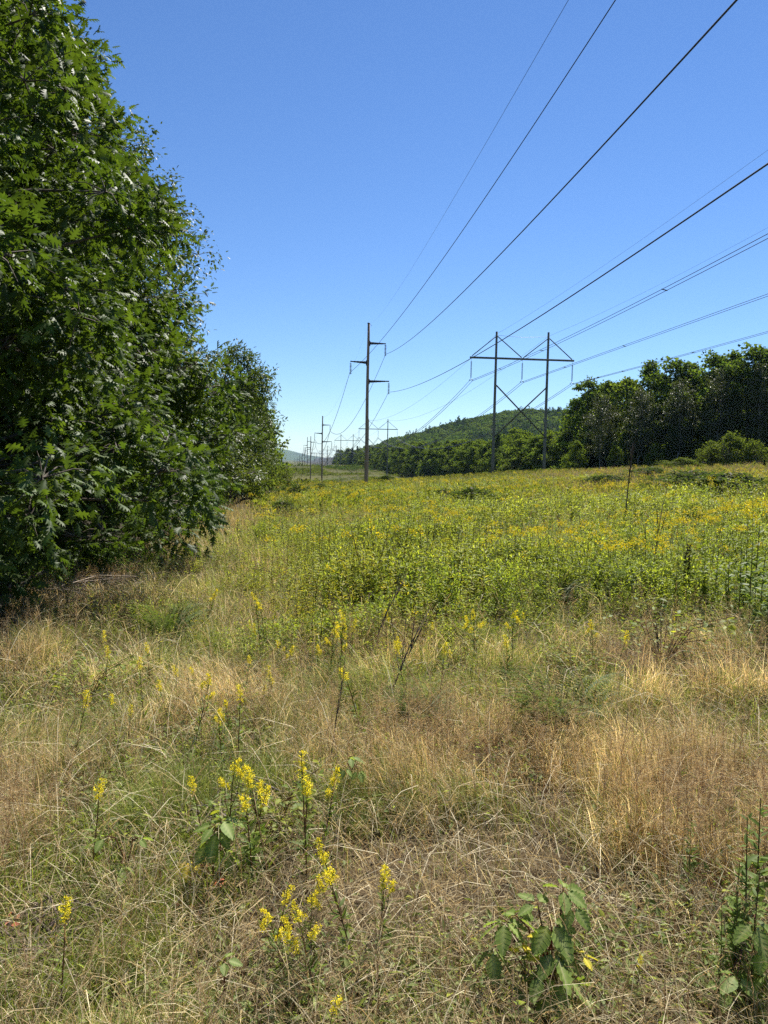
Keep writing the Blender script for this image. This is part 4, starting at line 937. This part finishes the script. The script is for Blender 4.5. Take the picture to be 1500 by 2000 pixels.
# leafy stalks at the right edge, low viny shrub, ferns, dead twigs, mullein
STALK = []
a = Acc(); tube(a, [[0, 0, 0], [.01, 0, .4], [0, .01, .8]], [.005, .004, .002], 5, (.14, .10, .05), False)
b = Acc(); nl = 60; t = U(.1, 1, nl); an = np.arange(nl) * 2.4
scatter(b, leaf_ovate(4, .3, .08), np.stack([0 * t, 0 * t, .8 * t], -1), dirs_R(np.stack([np.cos(an), np.sin(an), U(.0, 1.0, nl)], -1), rng.normal(0, .3, nl)), .11 * (1.2 - .8 * t) * U(.7, 1.2, nl), colvar(nl, (.14, .21, .04), (.30, .36, .08), .25))
STALK = [('stem', a.mesh('stalk_stem', M_HERB)), ('leaves', b.mesh('stalk_leaves', M_HERB))]
for i, (px, py, s) in enumerate([(1462, 1600, .62), (1490, 1560, .65), (1445, 1680, .5), (1480, 1700, .55), (1440, 1740, .42), (1412, 1760, .4), (1352, 1600, .4)]):
    p = on_ground(px, py, .8 * s); o = put('leafy_stalk', STALK, p, 'upright leafy green stalk at the right picture edge beside the dark bramble', 'herb', 'leafy stalks at the right edge', i * 1.3, s)
for i, (px, py, s) in enumerate([(1440, 1225, 1.0), (1462, 1240, 1.1), (1484, 1250, 1.05), (1500, 1235, 1.2), (1418, 1215, .95), (1474, 1215, 1.2), (1395, 1205, .9), (1450, 1205, 1.15), (1496, 1270, .9), (1520, 1250, 1.2), (1370, 1200, .85)]):
    p = on_ground(px, py); put('leafy_stalk', STALK, p, 'tall leafy green stalk in the thick clump at the right end of the meadow front', 'herb', 'leafy stalks of the clump at the meadow front', i * 1.7, s)
def viny():
    s = Acc(); l = Acc()
    for k in range(16):
        a = U(0, 6.3); R_ = U(.25, .62); q = np.array([R_ * cos(a), R_ * .7 * sin(a), U(.22, .46)])
        tube(s, [[0, 0, 0], q * [.4, .4, .8], q], [.006, .004, .002], 4, (.20, .13, .08), False)
        n = 17; t = U(.35, 1.1, n)[:, None]; P = q * t + rng.normal(0, .06, (n, 3))
        scatter(l, OVA, P, dirs_R(rand_dir(n, -.3, .5), rng.normal(0, .4, n)), U(.035, .07, n), colvar(n, (.13, .20, .045), (.42, .44, .06), .2, 1))
    return [('stem', s.mesh('vine_stem', M_HERB)), ('leaves', l.mesh('vine_leaves', M_HERB))]
V1 = viny()
put('low_shrub', V1, on_ground(1290, 1310), 'low shrub with rounded yellow-green leaves in front of the meadow on the right', 'shrub')
put('low_shrub', V1, on_ground(1125, 1330), 'smaller yellow-green sprawling shrub left of the rounded-leaved one', 'shrub', None, 2.0, .6)
put('low_shrub', V1, on_ground(170, 1385), 'pale green ground shrub in the grass at the far left', 'shrub', None, 1.0, .7)
put('low_shrub', V1, on_ground(540, 1640), 'dusty small-leaved low shrub under the middle goldenrods of the near row', 'shrub', None, 4.0, .6)
def fern():
    s = Acc(); l = Acc()
    for k in range(46):
        a = U(0, 6.3); R_ = U(.3, .62); q = np.array([R_ * cos(a), R_ * sin(a), U(.28, .5)])
        m = q * [.5, .5, 1.1]; tube(s, [[0, 0, 0], m, q], [.003, .002, .001], 3, (.12, .15, .04), False)
        n = 44; t = np.linspace(.25, 1, n)[:, None]; P = (1 - t) ** 2 * 0 + 2 * t * (1 - t) * m + t * t * q
        sd = np.where(np.arange(n) % 2, 1, -1)[:, None] * np.array([[-sin(a), cos(a), .2]]); D = sd + np.array([cos(a), sin(a), 0]) * .4
        scatter(l, leaf_diamond(.16, .05), P, dirs_R(D, rng.normal(0, .2, n)), .11 * (1.1 - t[:, 0]) + .012, colvar(n, (.10, .15, .035), (.18, .23, .05), .2))
    return [('stem', s.mesh('fern_stalks', M_HERB)), ('leaves', l.mesh('fern_fronds', M_HERB))]
FE = fern()
put('sweetfern_bush', FE, on_ground(330, 1260), 'feathery green bush in the grass beside the shadow of the oak', 'shrub', None, 0, .8)
put('sweetfern_bush', FE, on_ground(1200, 1190), 'feathery dark green bush against the front of the meadow on the right', 'shrub', None, 1, 1.0)
put('sweetfern_bush', FE, on_ground(1085, 1200), 'smaller feathery bush at the meadow front, left of the dark feathery one', 'shrub', None, 2, .75)
put('sweetfern_bush', FE, on_ground(1090, 1450), 'olive feathery low bush in the tan grass right of the middle', 'shrub', None, 3, .8)
put('sweetfern_bush', FE, on_ground(820, 1430), 'fine-leaved low bush in the tan grass near the middle', 'shrub', None, 2, .55)
for px, py, s, lb in [(920, 1000, 1.2, 'dark green shrub in the far meadow below the gap between poles'), (868, 985, .9, 'dark shrub left of the larger one in the far meadow'),
                      (855, 1075, .7, 'dark weedy shrub in the middle of the meadow'), (745, 1165, .55, 'dark shrub at the front of the meadow near the middle'),
                      (580, 978, 1.5, 'grey-green bush at the end of the tan grass strip by the left wood'), (628, 962, 1.2, 'small bush at the foot of the second single pole'),
                      (757, 944, 1.6, 'bushy scrub right of the foot of the tallest single pole'), (1190, 955, 1.9, 'wide low juniper-like shrub on the rise below the right-hand wood'),
                      (1340, 965, 2.4, 'broad dark low shrub patch at the right, below the crest'), (1430, 975, 2.2, 'dark low shrub at the right picture edge, below the crest'),
                      (1270, 935, 2.2, 'low scrub along the crest before the right-hand wood'), (555, 1010, .8, 'small dark shrub on the edge of the tan grass strip'),
                      (1010, 1130, .6, 'small dark clump at the meadow front left of the feathery bushes')]:
    p = on_ground(px, py); put('meadow_shrub', SHRUB, p, lb, 'shrub', None, px * .1, (s * .9, s * .9, s * (.30 if px > 1150 else .5)))

def twigs(px, py, h, lean, label, n=5, name='bare_sapling', col=(.075, .055, .045), r=.008, cat='sapling'):
    p = on_ground(px, py); a = Acc(); L = np.array([lean[0], lean[1], h])
    P = [np.zeros(3), L * .3 + [0, 0, .01], L * .62 + [lean[0] * -.06, 0, 0], L]; tube(a, P, [r, r * .8, r * .55, r * .25], 6, col)
    for k in range(n):
        t = U(.35, .85); s = L * t; d = np.array([U(-.3, .3), U(-.2, .2), U(.35, .8)]) * h * (1 - t) + L * .18
        tube(a, [s, s + d * .5 + [0, 0, .01], s + d], [r * .45, r * .3, r * .15], 4, col, False)
    o = link(name, a.mesh(name, M_BARK, True)); o.location = tuple(p); tag(o, label, cat); return o
twigs(745, 1395, .62, (.38, .35, 0), 'leaning bare forked stem rising from the tan grass near the middle', 6)
twigs(700, 1330, .75, (.45, .5, 0), 'bare stem with side shoots leaning right behind the forked one', 4)
twigs(640, 1525, .55, (.10, .2, 0), 'thin upright bare stem beside the near goldenrod row', 3, r=.005)
twigs(1218, 1040, 1.9, (.12, 0, 0), 'tall bare sapling standing in the meadow at the right', 7, r=.016)
twigs(1270, 1150, 1.1, (.18, .1, 0), 'bare forked twig over the feathery bush at the right', 3, r=.010)
twigs(1262, 1140, .9, (-.01, .1, 0), 'straight bare twig left of the forked one over the feathery bush', 1, r=.006)
twigs(870, 1180, .9, (.22, .2, 0), 'slanting bare twig at the meadow front near the middle', 2, r=.006)
twigs(205, 1175, .5, (.12, .2, 0), 'pale bare twig standing out below the oak leaves on the left', 0, col=(.5, .42, .3), r=.006)
def mullein():
    p = on_ground(1333, 1190); r = empty('dead_mullein', p, 'blackened dead mullein stalk standing in the meadow at the right', 'dead stalk')
    a = Acc(); tube(a, [[0, 0, 0], [.012, 0, .3], [-.004, 0, .5], [.03, 0, .68]], [.009, .007, .006, .003], 7, (.03, .024, .02)); link('stem', a.mesh('stem', M_BARK, True), r)
    b = Acc(); n = 200; t = U(0, 1, n); an = U(0, 6.3, n); rad = .016 * (1 - .5 * t)
    scatter(b, leaf_diamond(.8, .2), np.stack([.015 + .02 * t + rad * np.cos(an), rad * np.sin(an), .26 + .42 * t], -1), dirs_R(np.stack([np.cos(an), np.sin(an), .8 + 0 * an], -1), U(0, 3, n)), U(.015, .03, n), colvar(n, (.030, .024, .018), (.06, .045, .03), .3)); link('seed_spike', b.mesh('seed_spike', M_LEAF), r)
mullein()
def brush_pile(px, py, n, R_, label, col):
    p = on_ground(px, py); a = Acc()
    for k in range(n):
        th = U(0, pi); L_ = U(.3, 1) * R_; c = np.array([U(-.5, .5) * R_, U(-.5, .5) * R_, U(.02, .18) * R_]); d = np.array([cos(th), sin(th), U(-.15, .35)]) * L_ * .6
        tube(a, [c - d, c + [0, 0, U(-.03, .06)], c + d], [.006, .005, .002], 4, np.array(col) * U(.6, 1.3), False)
    o = link('brush_pile', a.mesh('brush_pile', M_BARK)); o.location = tuple(p + [0, 0, .03]); tag(o, label, 'brush pile')
brush_pile(110, 1165, 90, 1.1, 'heap of dead pale twigs under the nearest oak', (.34, .28, .22))
brush_pile(225, 1150, 40, .8, 'thin scatter of grey twigs right of the heap under the oak', (.30, .26, .22))
brush_pile(50, 1870, 70, .30, 'pile of dead twigs and bark at the lower left corner', (.20, .15, .12))
brush_pile(440, 1600, 60, .28, 'small grey nest of dead twigs behind the drooping bramble', (.26, .22, .20))
def red_leaves():
    for px, py, s, lb in [(395, 1680, 1, 'orange-red withered leaves below the drooping bramble'), (421, 1742, .8, 'pink dry leaf cluster under the drooping bramble'), (380, 1790, 1, 'small red leaves low in the grass left of centre'), (15, 1830, 1, 'rusty leaves among the twigs in the lower left corner')]:
        p = on_ground(px, py, .06); a = Acc(); n = 14
        scatter(a, OVA, rng.normal(0, .022, (n, 3)) * s + [0, 0, .07], dirs_R(rand_dir(n, -.2, .6), U(-1, 1, n)), U(.016, .034, n) * s, colvar(n, (.50, .13, .05), (.62, .30, .20), .2, 1))
        tube(a, [[0, 0, 0], [.01, 0, .07]], .0015, 4, (.2, .1, .06)); o = link('red_leaf_sprig', a.mesh('red_leaf_sprig', M_LEAF)); o.location = tuple(p); tag(o, lb, 'leaf sprig')
red_leaves()

# ------------------------------------------------------------------ the air: one box of thin even haze
def haze():
    x0, x1, y0, y1, z0, z1 = -9000, 9000, -9000, 9000, -16, 96
    me = bpy.data.meshes.new('haze'); v = [(x, y, z) for z in (z0, z1) for y in (y0, y1) for x in (x0, x1)]
    me.from_pydata(v, [], [(0, 2, 3, 1), (4, 5, 7, 6), (0, 1, 5, 4), (2, 6, 7, 3), (0, 4, 6, 2), (1, 3, 7, 5)])
    mt = bpy.data.materials.new('haze_air'); mt.use_nodes = True; n = mt.node_tree; n.nodes.clear()
    o_ = n.nodes.new('ShaderNodeOutputMaterial'); p = n.nodes.new('ShaderNodeVolumePrincipled')
    p.inputs['Color'].default_value = (.50, .74, 1, 1); p.inputs['Density'].default_value = 0.000042; p.inputs['Anisotropy'].default_value = 0.2
    n.links.new(p.outputs[0], o_.inputs['Volume']); me.materials.append(mt)
    o = link('haze', me); tag(o, 'thin blue summer haze over the distance', 'haze', kind='stuff')
haze()
